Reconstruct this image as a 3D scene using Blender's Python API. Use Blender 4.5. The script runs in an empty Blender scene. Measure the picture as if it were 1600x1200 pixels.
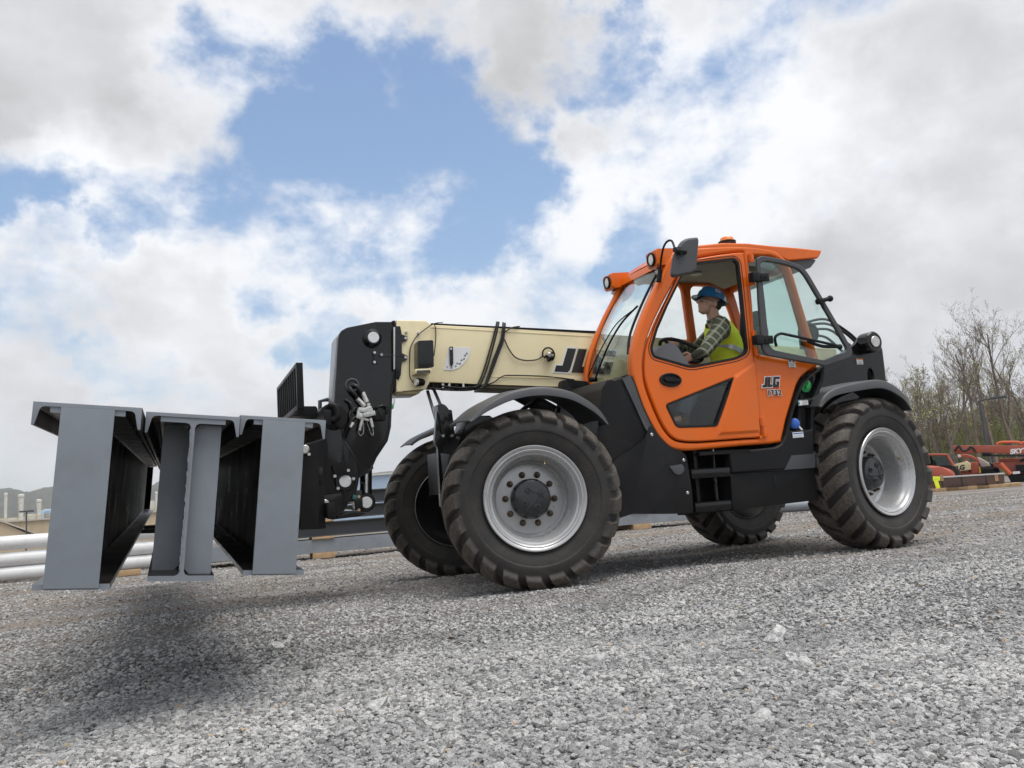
import bpy, bmesh, math, random
import numpy as np
from mathutils import Vector, Matrix, Euler
from mathutils.geometry import tessellate_polygon
random.seed(7); np.random.seed(7)
S = bpy.context.scene
COL = S.collection
R_ = math.radians

# ------------------------------------------------------------------ camera (fitted)
F_PX, YAW, PITCH, ROLL = 1284.89, .377826, .146228, -.0783167
CAMP = Vector((-2.49770, -7.14150, .648295))
Fv = Vector((math.sin(YAW)*math.cos(PITCH), math.cos(YAW)*math.cos(PITCH), math.sin(PITCH)))
Rv = Fv.cross(Vector((0, 0, 1))).normalized(); Uv = Rv.cross(Fv)
R2 = Rv*math.cos(ROLL)+Uv*math.sin(ROLL); U2 = -Rv*math.sin(ROLL)+Uv*math.cos(ROLL)
def ray(px, py): return Fv + R2*((px-800)/F_PX) + U2*((600-py)/F_PX)
# the body of the machine leans 2 degrees towards the photographer on its axles
BODY = Matrix.Translation((0, 0, .7)) @ Matrix.Rotation(R_(2), 4, 'X') @ Matrix.Translation((0, 0, -.7))
BI = BODY.inverted()
IDM = Matrix.Identity(4)
def P(px, py, Y):
    "photo point -> (x, z) in the machine's side plane y = Y"
    c0 = BI @ CAMP; c1 = BI @ (CAMP + ray(px, py)); t = (Y-c0.y)/(c1.y-c0.y)
    q = c0+(c1-c0)*t; return (q.x, q.z)
def PP(pts, Y): return [P(a, b, Y) for a, b in pts]
def PV(px, py, Y): q = P(px, py, Y); return Vector((q[0], Y, q[1]))
def GZ(px, py, z=0.):
    d = ray(px, py); return CAMP + d*((z-CAMP.z)/d.z)

cam = bpy.data.cameras.new('camera'); co = bpy.data.objects.new('camera', cam); COL.objects.link(co)
cam.sensor_width = 36; cam.lens = 36*F_PX/1600; cam.clip_start = .05; cam.clip_end = 9000
co.matrix_world = Matrix.Translation(CAMP) @ Matrix((R2, U2, -Fv)).transposed().to_4x4()
S.camera = co

# ------------------------------------------------------------------ materials
def nt(name):
    m = bpy.data.materials.new(name); m.use_nodes = True
    return m, m.node_tree.nodes, m.node_tree.links, m.node_tree.nodes['Principled BSDF']
MATS = {}
def mat(name, col, rough=.5, metal=0., coat=0., var=.12, vscale=3., bump=0., bscale=60., dirt=None, damt=.0, dscale=2., spec=.5, rv=.08):
    if name in MATS: return MATS[name]
    m, N, L, B = nt(name)
    tc = N.new('ShaderNodeTexCoord')
    n1 = N.new('ShaderNodeTexNoise'); n1.inputs['Scale'].default_value = vscale; n1.inputs['Detail'].default_value = 6
    L.new(tc.outputs['Object'], n1.inputs['Vector'])
    mr = N.new('ShaderNodeMapRange'); mr.inputs[1].default_value = .25; mr.inputs[2].default_value = .75
    mr.inputs[3].default_value = 1-var; mr.inputs[4].default_value = 1+var
    L.new(n1.outputs[0], mr.inputs[0])
    mx = N.new('ShaderNodeMix'); mx.data_type = 'RGBA'; mx.blend_type = 'MULTIPLY'; mx.inputs[0].default_value = 1
    mx.inputs[6].default_value = (*col, 1); L.new(mr.outputs[0], mx.inputs[7])
    outc = mx.outputs[2]
    if dirt:
        n2 = N.new('ShaderNodeTexNoise'); n2.inputs['Scale'].default_value = dscale; n2.inputs['Detail'].default_value = 9; n2.inputs['Roughness'].default_value = .65
        L.new(tc.outputs['Object'], n2.inputs['Vector'])
        m2 = N.new('ShaderNodeMapRange'); m2.inputs[1].default_value = .48; m2.inputs[2].default_value = .68; m2.inputs[3].default_value = 0; m2.inputs[4].default_value = damt
        L.new(n2.outputs[0], m2.inputs[0])
        md = N.new('ShaderNodeMix'); md.data_type = 'RGBA'; L.new(m2.outputs[0], md.inputs[0]); L.new(outc, md.inputs[6]); md.inputs[7].default_value = (*dirt, 1)
        outc = md.outputs[2]
    L.new(outc, B.inputs['Base Color'])
    r = N.new('ShaderNodeMapRange'); r.inputs[1].default_value = .3; r.inputs[2].default_value = .7; r.inputs[3].default_value = max(.02, rough-rv); r.inputs[4].default_value = min(1, rough+rv)
    L.new(n1.outputs[0], r.inputs[0]); L.new(r.outputs[0], B.inputs['Roughness'])
    B.inputs['Metallic'].default_value = metal; B.inputs['Coat Weight'].default_value = coat; B.inputs['Coat Roughness'].default_value = .06
    B.inputs['Specular IOR Level'].default_value = spec
    if bump:
        n3 = N.new('ShaderNodeTexNoise'); n3.inputs['Scale'].default_value = bscale; n3.inputs['Detail'].default_value = 4
        L.new(tc.outputs['Object'], n3.inputs['Vector'])
        b = N.new('ShaderNodeBump'); b.inputs['Strength'].default_value = bump; b.inputs['Distance'].default_value = .01
        L.new(n3.outputs[0], b.inputs['Height']); L.new(b.outputs[0], B.inputs['Normal'])
    MATS[name] = m; return m
def glass(name, tint=(.86, .93, .90), refl=.5, trans=.88):
    m, N, L, B = nt(name); N.remove(B); out = N['Material Output']
    t = N.new('ShaderNodeBsdfTransparent'); t.inputs[0].default_value = (*tint, 1)
    g = N.new('ShaderNodeBsdfGlossy'); g.inputs['Roughness'].default_value = .015; g.inputs[0].default_value = (.9, .95, .93, 1)
    lw = N.new('ShaderNodeLayerWeight'); lw.inputs[0].default_value = .5; pw = N.new('ShaderNodeMath'); pw.operation = 'POWER'; pw.inputs[1].default_value = 4.5; L.new(lw.outputs['Facing'], pw.inputs[0]); fr = N.new('ShaderNodeMath'); fr.operation = 'MULTIPLY_ADD'; fr.inputs[1].default_value = .9; fr.inputs[2].default_value = .045; L.new(pw.outputs[0], fr.inputs[0])
    mu = N.new('ShaderNodeMath'); mu.operation = 'MULTIPLY'; mu.inputs[1].default_value = refl*2; L.new(fr.outputs[0], mu.inputs[0])
    mx = N.new('ShaderNodeMixShader'); L.new(mu.outputs[0], mx.inputs[0]); L.new(t.outputs[0], mx.inputs[1]); L.new(g.outputs[0], mx.inputs[2]); L.new(mx.outputs[0], out.inputs[0])
    return m
ORANGE = mat('orange_paint', (.78, .14, .003), .30, 0, .45, .03, 2, dirt=(.50, .17, .05), damt=.18, dscale=2.5, spec=.25)
CREAM = mat('cream_paint', (.88, .77, .48), .35, 0, .3, .04, 2, dirt=(.45, .36, .22), damt=.25, dscale=4)
BLACK = mat('black_paint', (.004, .004, .0045), .22, 0, .35, .2, 3, dirt=(.02, .018, .016), damt=.2, dscale=5, spec=.3)
BLACKM = mat('black_satin', (.008, .008, .0085), .42, 0, .0, .2, 3, bump=.05, dirt=(.035, .03, .028), damt=.25, spec=.22)
PLAST = mat('grey_plastic', (.060, .062, .067), .42, 0, 0, .12, 3, bump=.12, bscale=260, dirt=(.12, .11, .10), damt=.25)
PLASTD = mat('dark_plastic', (.012, .012, .013), .40, 0, 0, .25, 3, bump=.12, bscale=260, dirt=(.05, .046, .042), damt=.28, spec=.22)
HOSE = mat('hose_rubber', (.012, .012, .012), .45)
RUB = None
SILVER = mat('silver_paint', (.46, .465, .47), .30, .35, .2, .06, 5, dirt=(.25, .22, .18), damt=.18, dscale=9)
STEEL = mat('zinc_steel', (.62, .61, .58), .28, .9, 0, .1, 9, dirt=(.3, .27, .2), damt=.3, dscale=20)
CHROME = mat('chrome', (.75, .75, .76), .08, 1)
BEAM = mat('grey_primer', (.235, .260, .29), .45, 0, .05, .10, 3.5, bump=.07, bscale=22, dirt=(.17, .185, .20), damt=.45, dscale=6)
BEAMI = mat('dark_steel', (.030, .028, .027), .33, .25, 0, .35, 4, dirt=(.07, .06, .055), damt=.5, dscale=6)  # near-black tone for the beam faces other than the near ends
WOOD = mat('pine_wood', (.46, .31, .17), .75, 0, 0, .25, 8, bump=.3, bscale=60, dirt=(.22, .14, .08), damt=.4, dscale=6)
WHITE = mat('white_paint', (.72, .73, .74), .4, 0, .1, .08, 1.5, dirt=(.42, .40, .36), damt=.5, dscale=2.2)
DECALW = mat('white_decal', (.80, .80, .80), .4, var=.02)
DECALB = mat('black_decal', (.018, .017, .018), .35, var=.05)
GLASS = glass('cab_glass', (.965, .985, .975), .42)
GLASSG = glass('green_tinted_glass', (.86, .94, .92), .6)
GLASSD = glass('smoked_glass', (.74, .74, .72), .45)
SEATM = mat('black_fabric', (.02, .02, .022), .8, bump=.2)

# ------------------------------------------------------------------ mesh helpers
def newobj(name, me, m=None, parent=None, smooth=None, xf=None):
    if xf is not None: me.transform(xf)
    o = bpy.data.objects.new(name, me); COL.objects.link(o)
    if m is not None:
        me.materials.clear()
        for mm in (m if isinstance(m, (list, tuple)) else [m]): me.materials.append(mm)
    if parent is not None: o.parent = parent
    if smooth is not None: shade(me, smooth)
    return o
def shade(me, ang=35):
    me.polygons.foreach_set('use_smooth', [True]*len(me.polygons))
    try: me.set_sharp_from_angle(angle=R_(ang))
    except Exception: pass
def tag(o, label=None, cat=None, group=None, kind=None):
    if label: o['label'] = label
    if cat: o['category'] = cat
    if group: o['group'] = group
    if kind: o['kind'] = kind
    return o
def empty(name, label, cat, loc=(0, 0, 0), rz=0, group=None):
    o = bpy.data.objects.new(name, None); COL.objects.link(o); o.empty_display_size = .2
    o.location = loc; o.rotation_euler = (0, 0, rz)
    return tag(o, label, cat, group)

class MB:
    "collects shapes into one mesh"
    def __init__(s): s.bm = bmesh.new(); s.mi = 0
    def _set(s, fs):
        for f in fs: f.material_index = s.mi
    def box(s, c, size, rot=None, bev=0., taper=None):
        r = bmesh.ops.create_cube(s.bm, size=1); vs = r['verts']
        for v in vs:
            v.co = Vector((v.co.x*size[0], v.co.y*size[1], v.co.z*size[2]))
            if taper and v.co.z > 0: v.co.x *= taper; v.co.y *= taper
        if bev:
            es = list({e for v in vs for e in v.link_edges})
            q = bmesh.ops.bevel(s.bm, geom=es, offset=bev, segments=2, profile=.6, affect='EDGES')
            vs = list({v for f in q['faces'] for v in f.verts} | {v for v in vs if v.is_valid})
        M = Matrix.Translation(c)
        if rot is not None: M = M @ (rot if isinstance(rot, Matrix) else Euler(rot).to_matrix().to_4x4())
        bmesh.ops.transform(s.bm, matrix=M, verts=vs)
        s._set({f for v in vs for f in v.link_faces}); return s
    def cyl(s, a, b, r, r2=None, n=24, cap=True, bev=0):
        a = Vector(a); b = Vector(b); r2 = r if r2 is None else r2
        d = b-a; q = d.to_track_quat('Z', 'Y').to_matrix().to_4x4()
        prof = [(r, 0), (r2, d.length)]
        if bev: prof = [(r-bev, 0), (r, bev), (r2, d.length-bev), (r2-bev, d.length)]
        return s.lathe(prof, Matrix.Translation(a) @ q, n, cap, cap)
    def lathe(s, prof, M=IDM, n=32, cap0=False, cap1=False):
        rings = []
        for r, z in prof:
            rings.append([s.bm.verts.new(M @ Vector((r*math.cos(2*math.pi*i/n), r*math.sin(2*math.pi*i/n), z))) for i in range(n)])
        fs = []
        for a, b in zip(rings, rings[1:]):
            for i in range(n):
                j = (i+1) % n; fs.append(s.bm.faces.new((a[i], a[j], b[j], b[i])))
        if cap0: fs.append(s.bm.faces.new(list(reversed(rings[0]))))
        if cap1: fs.append(s.bm.faces.new(rings[-1]))
        s._set(fs); return s
    def tube(s, pts, r, n=8, smooth=True, cap=True, radii=None):
        pts = [Vector(p) for p in pts]
        if smooth and len(pts) > 2: 
            pts2 = cat(pts, 6)
            if radii: radii = [radii[0]+(radii[-1]-radii[0])*i/(len(pts2)-1) for i in range(len(pts2))] if len(radii) == 2 else radii
            pts = pts2
        up = None; rings = []
        for i, p in enumerate(pts):
            t = (pts[min(i+1, len(pts)-1)]-pts[max(i-1, 0)]).normalized()
            if up is None: up = t.orthogonal().normalized()
            up = (up-t*up.dot(t)); up = up.normalized() if up.length > 1e-6 else t.orthogonal().normalized()
            w = t.cross(up); rr = radii[i] if radii and i < len(radii) else r
            rings.append([s.bm.verts.new(p+(up*math.cos(2*math.pi*k/n)+w*math.sin(2*math.pi*k/n))*rr) for k in range(n)])
        fs = []
        for a, b in zip(rings, rings[1:]):
            for k in range(n):
                j = (k+1) % n; fs.append(s.bm.faces.new((a[k], a[j], b[j], b[k])))
        if cap: fs.append(s.bm.faces.new(list(reversed(rings[0])))); fs.append(s.bm.faces.new(rings[-1]))
        s._set(fs); return s
    def prism(s, poly, y0, y1, bev=0., inset=None):
        "polygon in x,z extruded from y0 to y1 (y0 = near side), optional chamfer"
        poly = list(poly); n = len(poly)
        A = sum(poly[i][0]*poly[(i+1) % n][1]-poly[(i+1) % n][0]*poly[i][1] for i in range(n))
        if A < 0: poly.reverse()
        b = s.bm; fs = []
        v0 = [b.verts.new((x, y0, z)) for x, z in poly]; v1 = [b.verts.new((x, y1, z)) for x, z in poly]
        f0 = b.faces.new(v0); f1 = b.faces.new(list(reversed(v1))); fs += [f0, f1]
        for i in range(n):
            j = (i+1) % n; fs.append(b.faces.new((v0[j], v0[i], v1[i], v1[j])))
        if bev:
            es = [e for e in f0.edges]+[e for e in f1.edges]
            q = bmesh.ops.bevel(b, geom=es, offset=bev, segments=3, profile=.55, affect='EDGES', clamp_overlap=True)
            fs += q['faces']
        s._set([f for f in fs if f.is_valid]); return s
    def grid(s, rows, closed=False, flip=False):
        vr = [[s.bm.verts.new(p) for p in r] for r in rows]; fs = []
        for a, b in zip(vr, vr[1:]):
            m = len(a) if closed else len(a)-1
            for i in range(m):
                j = (i+1) % len(a); q = (a[i], a[j], b[j], b[i])
                fs.append(s.bm.faces.new(q[::-1] if flip else q))
        s._set(fs); return s
    def sphere(s, c, r, seg=16, ring=10, scale=(1, 1, 1), rot=None):
        q = bmesh.ops.create_uvsphere(s.bm, u_segments=seg, v_segments=ring, radius=r)
        M = Matrix.Translation(c) @ (Euler(rot).to_matrix().to_4x4() if rot else IDM) @ Matrix.Diagonal((*scale, 1))
        bmesh.ops.transform(s.bm, matrix=M, verts=q['verts']); s._set({f for v in q['verts'] for f in v.link_faces}); return s
    def mesh(s, name):
        bmesh.ops.recalc_face_normals(s.bm, faces=s.bm.faces) if getattr(s, 'fixn', True) else None
        me = bpy.data.meshes.new(name); s.bm.to_mesh(me); s.bm.free(); return me
    def build(s, name, m, parent=None, smooth=35, xf=None):
        return newobj(name, s.mesh(name), m, parent, smooth, xf)

def cat(pts, k=6, closed=False):
    "Catmull-Rom through the points"
    n = len(pts); out = []; rng = range(n if closed else n-1)
    g = (lambda i: pts[i % n]) if closed else (lambda i: pts[max(0, min(n-1, i))])
    V = [Vector(p) for p in pts]
    g = (lambda i: V[i % n]) if closed else (lambda i: V[max(0, min(n-1, i))])
    for i in rng:
        a, b, c, d = g(i-1), g(i), g(i+1), g(i+2)
        for j in range(k):
            t = j/k
            out.append(.5*((2*b)+(c-a)*t+(2*a-5*b+4*c-d)*t*t+(3*b-3*c+d-a)*t**3))
    if not closed: out.append(V[-1])
    return out
def rnd(pts, r, k=5):
    "round the corners of a closed 2D polygon"
    out = []; n = len(pts)
    for i in range(n):
        p = Vector(pts[i][:2]); a = Vector(pts[i-1][:2]); b = Vector(pts[(i+1) % n][:2])
        rr = pts[i][2] if len(pts[i]) > 2 else r
        da = (a-p); db = (b-p); ra = min(rr, da.length*.45, db.length*.45)
        if ra < 1e-4: out.append(tuple(p)); continue
        s = p+da.normalized()*ra; e = p+db.normalized()*ra
        for j in range(k+1):
            t = j/k; q = s*(1-t)**2+p*2*t*(1-t)+e*t*t; out.append((q.x, q.y))
    return out
_tmpc = 0
def curve_mesh(loops, thick, bev=0., off=0., res=2):
    "filled 2D curve with holes -> mesh, local z is thickness direction, centred"
    cu = bpy.data.curves.new('tmp', 'CURVE'); cu.dimensions = '2D'; cu.fill_mode = 'BOTH'
    for lp in loops:
        sp = cu.splines.new('POLY'); sp.points.add(len(lp)-1)
        for i, q in enumerate(lp): sp.points[i].co = (q[0], q[1], 0, 1)
        sp.use_cyclic_u = True
    cu.extrude = max(0, thick/2-bev); cu.bevel_depth = bev; cu.bevel_resolution = res; cu.offset = off-bev
    return conv(cu)
def conv(cu):
    o = bpy.data.objects.new('tmp', cu); COL.objects.link(o)
    dg = bpy.context.evaluated_depsgraph_get(); dg.update()
    me = bpy.data.meshes.new_from_object(o.evaluated_get(dg)); bpy.data.objects.remove(o); bpy.data.curves.remove(cu)
    return me
def evalmods(o):
    dg = bpy.context.evaluated_depsgraph_get(); dg.update()
    me = bpy.data.meshes.new_from_object(o.evaluated_get(dg)); bpy.data.objects.remove(o); return me
SIDE = lambda Y: Matrix(((1, 0, 0, 0), (0, 0, -1, Y), (0, 1, 0, 0), (0, 0, 0, 1)))   # x,y of the curve -> x,z ; faces -y
def panel(name, loops, Y, thick, m, parent=None, bev=.004, off=0., xf=BODY, smooth=40):
    me = curve_mesh(loops, thick, bev, off); me.transform(SIDE(Y)); return newobj(name, me, m, parent, smooth, xf)
def band(name, loop, d0, d1, Y, th, m, parent=None, xf=BODY):
    "closed strip following a loop, from d0 to d1 inside it"
    lp = []
    for q in loop:
        if not lp or (Vector(q)-Vector(lp[-1])).length > .004: lp.append(q)
    if (Vector(lp[0])-Vector(lp[-1])).length < .004: lp.pop()
    a, b = shrink(lp, d0), shrink(lp, d1); mb = MB()
    mb.grid([[(x, Y-th/2, z) for x, z in a], [(x, Y-th/2, z) for x, z in b], [(x, Y+th/2, z) for x, z in b], [(x, Y+th/2, z) for x, z in a], [(x, Y-th/2, z) for x, z in a]], closed=True)
    bmesh.ops.remove_doubles(mb.bm, verts=mb.bm.verts[:], dist=.0001); return mb.build(name, m, parent, 30, xf)
def pane(name, loop, Y, th, m, parent=None, xf=BODY):
    out = []
    for q in loop:
        if not out or (Vector(q)-Vector(out[-1])).length > .004: out.append(q)
    if (Vector(out[0])-Vector(out[-1])).length < .004: out.pop()
    mb = MB(); mb.prism(out, Y-th/2, Y+th/2); return mb.build(name, m, parent, 30, xf)
def text_mesh(s, size, shear=0., ext=.001, off=0., spacing=1.):
    cu = bpy.data.curves.new('t', 'FONT'); cu.body = s; cu.size = size; cu.shear = shear; cu.extrude = ext; cu.offset = off; cu.space_character = spacing
    cu.align_x = 'CENTER'; cu.align_y = 'CENTER'; return conv(cu)
def joinmesh(mes, xfs=None):
    bm = bmesh.new()
    for i, me in enumerate(mes):
        if xfs: me.transform(xfs[i])
        bm.from_mesh(me)
    out = bpy.data.meshes.new('j'); bm.to_mesh(out); bm.free(); return out
def logo_loops(h, x0, z0, sh=.22, slope=0., wd=1.):
    J = [(.22, 1), (.52, 1), (.52, .10), (.46, 0), (0, 0), (0, .26), (.22, .26)]
    Lp = [(.60, 1), (.90, 1), (.90, .26), (1.16, .26), (1.16, 0), (.60, 0)]
    G = [(1.22, 1), (1.98, 1), (1.98, .76), (1.50, .76), (1.50, .24), (1.70, .24), (1.70, .34), (1.62, .34), (1.62, .52), (1.98, .52), (1.98, 0), (1.28, 0), (1.22, .12)]
    return [[(x0+h*(x*wd+sh*z), z0+h*z+slope*h*x*wd) for x, z in g] for g in (J, Lp, G)]

# ================================================================== TELEHANDLER
TH = empty('telehandler', 'orange and cream telehandler with black fenders carrying grey steel beams', 'telehandler', (0, 0, 0))
def B(mb, name, m, parent=TH, smooth=35, xf=BODY): return mb.build(name, m, parent, smooth, xf)

# ---- wheels
def rubber():
    m, N, L, Bs = nt('tyre_rubber')
    tc = N.new('ShaderNodeTexCoord'); geo = N.new('ShaderNodeAttribute'); geo.attribute_name = 'lug'
    n = N.new('ShaderNodeTexNoise'); n.inputs['Scale'].default_value = 5; n.inputs['Detail'].default_value = 9; n.inputs['Roughness'].default_value = .7
    L.new(tc.outputs['Object'], n.inputs['Vector'])
    n2 = N.new('ShaderNodeTexNoise'); n2.inputs['Scale'].default_value = 45; n2.inputs['Detail'].default_value = 8; L.new(tc.outputs['Object'], n2.inputs['Vector'])
    mr = N.new('ShaderNodeMapRange'); mr.inputs[1].default_value = .35; mr.inputs[2].default_value = .72; L.new(n.outputs[0], mr.inputs[0])
    r = N.new('ShaderNodeMapRange'); r.inputs[1].default_value = .3; r.inputs[2].default_value = .7; r.inputs[3].default_value = .15; r.inputs[4].default_value = 1.; L.new(n2.outputs[0], r.inputs[0])
    lugs = N.new('ShaderNodeMath'); lugs.operation = 'MULTIPLY'; L.new(geo.outputs['Fac'], lugs.inputs[0]); L.new(r.outputs[0], lugs.inputs[1])
    add = N.new('ShaderNodeMath'); add.operation = 'MULTIPLY_ADD'; add.inputs[1].default_value = .22; L.new(mr.outputs[0], add.inputs[0]); L.new(lugs.outputs[0], add.inputs[2]); add.use_clamp = True
    mx = N.new('ShaderNodeMix'); mx.data_type = 'RGBA'; mx.inputs[6].default_value = (.020, .0195, .020, 1); mx.inputs[7].default_value = (.14, .12, .098, 1)
    L.new(add.outputs[0], mx.inputs[0]); L.new(mx.outputs[2], Bs.inputs['Base Color'])
    Bs.inputs['Roughness'].default_value = .62; Bs.inputs['Specular IOR Level'].default_value = .4
    b = N.new('ShaderNodeBump'); b.inputs['Strength'].default_value = .35; b.inputs['Distance'].default_value = .006
    L.new(n2.outputs[0], b.inputs['Height']); L.new(b.outputs[0], Bs.inputs['Normal'])
    return m
RUB = rubber()
def tyre_mesh():
    half = [(0, .668), (.07, .667), (.14, .662), (.185, .648), (.212, .620), (.226, .585), (.233, .545), (.2325, .520), (.2265, .512), (.222, .49), (.212, .455), (.196, .42), (.178, .397), (.165, .392)]
    h = [Vector((a, b)) for a, b in cat([(a, b, 0) for a, b in half], 6) for a, b in [(0, 0)]] if False else [(q[0], q[1]) for q in cat([(a, b, 0) for a, b in half], 5)]
    # arc length on the outer half
    ls = [0]
    for a, b in zip(h, h[1:]): ls.append(ls[-1]+math.hypot(a[0]-b[0], a[1]-b[1]))
    prof = [(-a, r, -l) for (a, r), l in reversed(list(zip(h, ls)))][:-1]+[(a, r, l) for (a, r), l in zip(h, ls)]
    Nth = 840; NL = 21
    y = np.array([p[0] for p in prof]); r = np.array([p[1] for p in prof]); l = np.array([p[2] for p in prof])
    ty = np.gradient(y); tr = np.gradient(r); nn = np.hypot(ty, tr); ny, nr = -tr/nn, ty/nn
    th = np.linspace(0, 2*np.pi, Nth, endpoint=False)
    al = np.abs(l)
    k = np.where(al < .05, .12*al/.05, .12+.62*(al-.05)/.17)
    k = np.where(al > .22, .12+.62+.18*(al-.22)/.1, k)
    ph = (th[:, None]*NL/(2*np.pi)+k[None, :]+np.where(l < 0, .5, 0.)[None, :]) % 1
    duty = .62+.06*np.clip((al-.14)/.1, 0, 1)
    w = (.045+.10*np.clip((al-.17)/.08, 0, 1))[None, :]
    d = np.abs(ph-.5)*2
    mask = np.clip((duty[None, :]-d)/w+.5, 0, 1)
    mask = mask*mask*(3-2*mask)
    cover = np.clip((.268-al)/.035, 0, 1); cover = cover*cover*(3-2*cover)
    centre = np.clip((al-.0)/.012+.0, 0, 1)
    mk = mask*cover[None, :]
    # each lug crosses a little past the centre line
    hgt = .038*mk*np.where(al < .16, 1, 1.0)
    rng = np.random.RandomState(3)
    worn = rng.rand(NL*2)*.004
    rr = r[None, :]+nr[None, :]*hgt; yy = y[None, :]+ny[None, :]*hgt
    X = rr*np.cos(th)[:, None]; Z = rr*np.sin(th)[:, None]; Y = yy
    co_ = np.stack([X, Y, Z], -1).reshape(-1, 3)
    M = len(prof); idx = np.arange(Nth*M).reshape(Nth, M)
    a = idx[:, :-1]; b_ = idx[:, 1:]; c = np.roll(idx, -1, 0)[:, 1:]; d_ = np.roll(idx, -1, 0)[:, :-1]
    fa = np.stack([a, d_, c, b_], -1).reshape(-1, 4)
    me = bpy.data.meshes.new('tyre'); me.vertices.add(len(co_)); me.vertices.foreach_set('co', co_.ravel())
    me.loops.add(fa.size); me.loops.foreach_set('vertex_index', fa.ravel().astype(np.int32))
    me.polygons.add(len(fa)); me.polygons.foreach_set('loop_start', np.arange(0, fa.size, 4, dtype=np.int32))
    me.update(calc_edges=True)
    at = me.attributes.new('lug', 'FLOAT', 'POINT')
    dustw = np.clip((.30-al)/.12, 0, 1)
    at.data.foreach_set('value', (np.clip(mk, 0, 1)*.8*dustw[None, :]+.06).ravel().astype(np.float32))
    shade(me, 38); me.materials.append(RUB); return me
def rim_mesh():
    mb = MB()
    # profile (radius, y) outer side is -y ; disc deep inside
    pr = [(.392, .20), (.400, .19), (.37, .16), (.335, .10), (.335, -.09), (.352, -.13), (.360, -.165), (.378, -.178), (.385, -.196), (.402, -.203), (.407, -.215), (.400, -.224),
          (.388, -.221), (.378, -.212), (.370, -.214), (.358, -.206), (.350, -.190), (.336, -.184), (.328, -.168), (.316, -.150), (.310, -.10), (.304, .0), (.296, .03), (.272, .046), (.235, .040), (.16, .036), (.02, .036)]
    M = Matrix.Rotation(R_(90), 4, 'X')  # z -> -y
    M = Matrix(((1, 0, 0, 0), (0, 0, 1, 0), (0, 1, 0, 0), (0, 0, 0, 1)))
    mb.lathe(pr, M, 96)
    return mb.mesh('wheel')
def hub_mesh():
    mb = MB(); M = Matrix(((1, 0, 0, 0), (0, 0, 1, 0), (0, 1, 0, 0), (0, 0, 0, 1)))
    mb.lathe([(.158, .04), (.158, -.03), (.150, -.055), (.142, -.075), (.128, -.083), (.05, -.088), (.001, -.088)], M, 48)
    for k in range(4):
        a = R_(40+90*k); c = Vector((.075*math.cos(a), -.088, .075*math.sin(a)))
        mb.lathe([(.026, 0), (.024, .008), (.014, .009), (.013, -.004), (.001, -.004)], Matrix.Translation(c) @ Matrix.Rotation(R_(90), 4, 'X'), 16)
    mb.box((0.02, -.089, -.01), (.02, .006, .22), (0, .5, 0), .002); mb.box((0.02, -.089, .05), (.15, .006, .014), (0, .3, 0), .002)
    return mb.mesh('hub')
def back_mesh():
    mb = MB(); M = Matrix(((1, 0, 0, 0), (0, 0, 1, 0), (0, 1, 0, 0), (0, 0, 0, 1)))
    mb.lathe([(.02, .05), (.24, .065), (.30, .09), (.335, .12), (.36, .16), (.392, .203)], M, 72); mb.lathe([(.15, .05), (.15, .11), (.11, .15), (.02, .15)], M, 40); return mb.mesh('rim_back')
def nut_mesh():
    mb = MB(); M = Matrix.Rotation(R_(90), 4, 'X')
    mb.lathe([(.026, 0), (.026, .006), (.019, .009)], M, 16, True, False); mb.lathe([(.020, .006), (.020, .030), (.013, .034), (.012, .055), (.001, .057)], M, 6)
    return mb.mesh('lug_nut')
NUTM = mat('rusty_nut', (.10, .075, .055), .5, .6, 0, .3, 30)
TY, RM, HB, NT = tyre_mesh(), rim_mesh(), hub_mesh(), nut_mesh()
BK = back_mesh()
for me, m, sm in ((BK, BLACKM, 40), (RM, SILVER, 40), (HB, mat('hub_black', (.026, .027, .030), .32, 0, .2, .2, 8, bump=.35, bscale=28), 30), (NT, NUTM, 40)): me.materials.append(m); shade(me, sm)
VLM = MB(); VLM.tube([(0, 0, 0), (.005, -.03, -.01), (.012, -.05, -.03)], .006, 8); VLM = VLM.mesh('valve_stem'); VLM.materials.append(mat('brass', (.5, .36, .14), .35, .9)); shade(VLM)
def wheel(loc, rz, spin, flip, lean=0):
    w = bpy.data.objects.new('wheel', RM); COL.objects.link(w); w.parent = TH
    w.location = loc
    w.rotation_euler = (Matrix.Rotation(rz+(math.pi if flip else 0), 3, 'Z') @ Matrix.Rotation(spin, 3, 'Y')).to_euler()
    for nm, me in (('tyre', TY), ('hub', HB), ('rim_back', BK)):
        c = bpy.data.objects.new(nm, me); COL.objects.link(c); c.parent = w
        if nm == 'tyre' and flip: c.rotation_euler = (0, 0, math.pi)
    for k in range(10):
        a = 2*math.pi*(k+.3)/10; c = bpy.data.objects.new('lug_nut', NT); COL.objects.link(c); c.parent = w; c.location = (.198*math.cos(a), .036, .198*math.sin(a))
    v = bpy.data.objects.new('valve_stem', VLM); COL.objects.link(v); v.parent = w; v.location = (.02, -.14, .300)
    return w
WB, HT = 3.4507, 1.056
wheel((0, -HT, .690), R_(-12), .25, False); wheel((WB, -HT, .690), R_(10), 1.1, False)
wheel((0, HT, .690), R_(-12), .6, True); wheel((WB, HT, .690), R_(10), .1, True)

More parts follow.
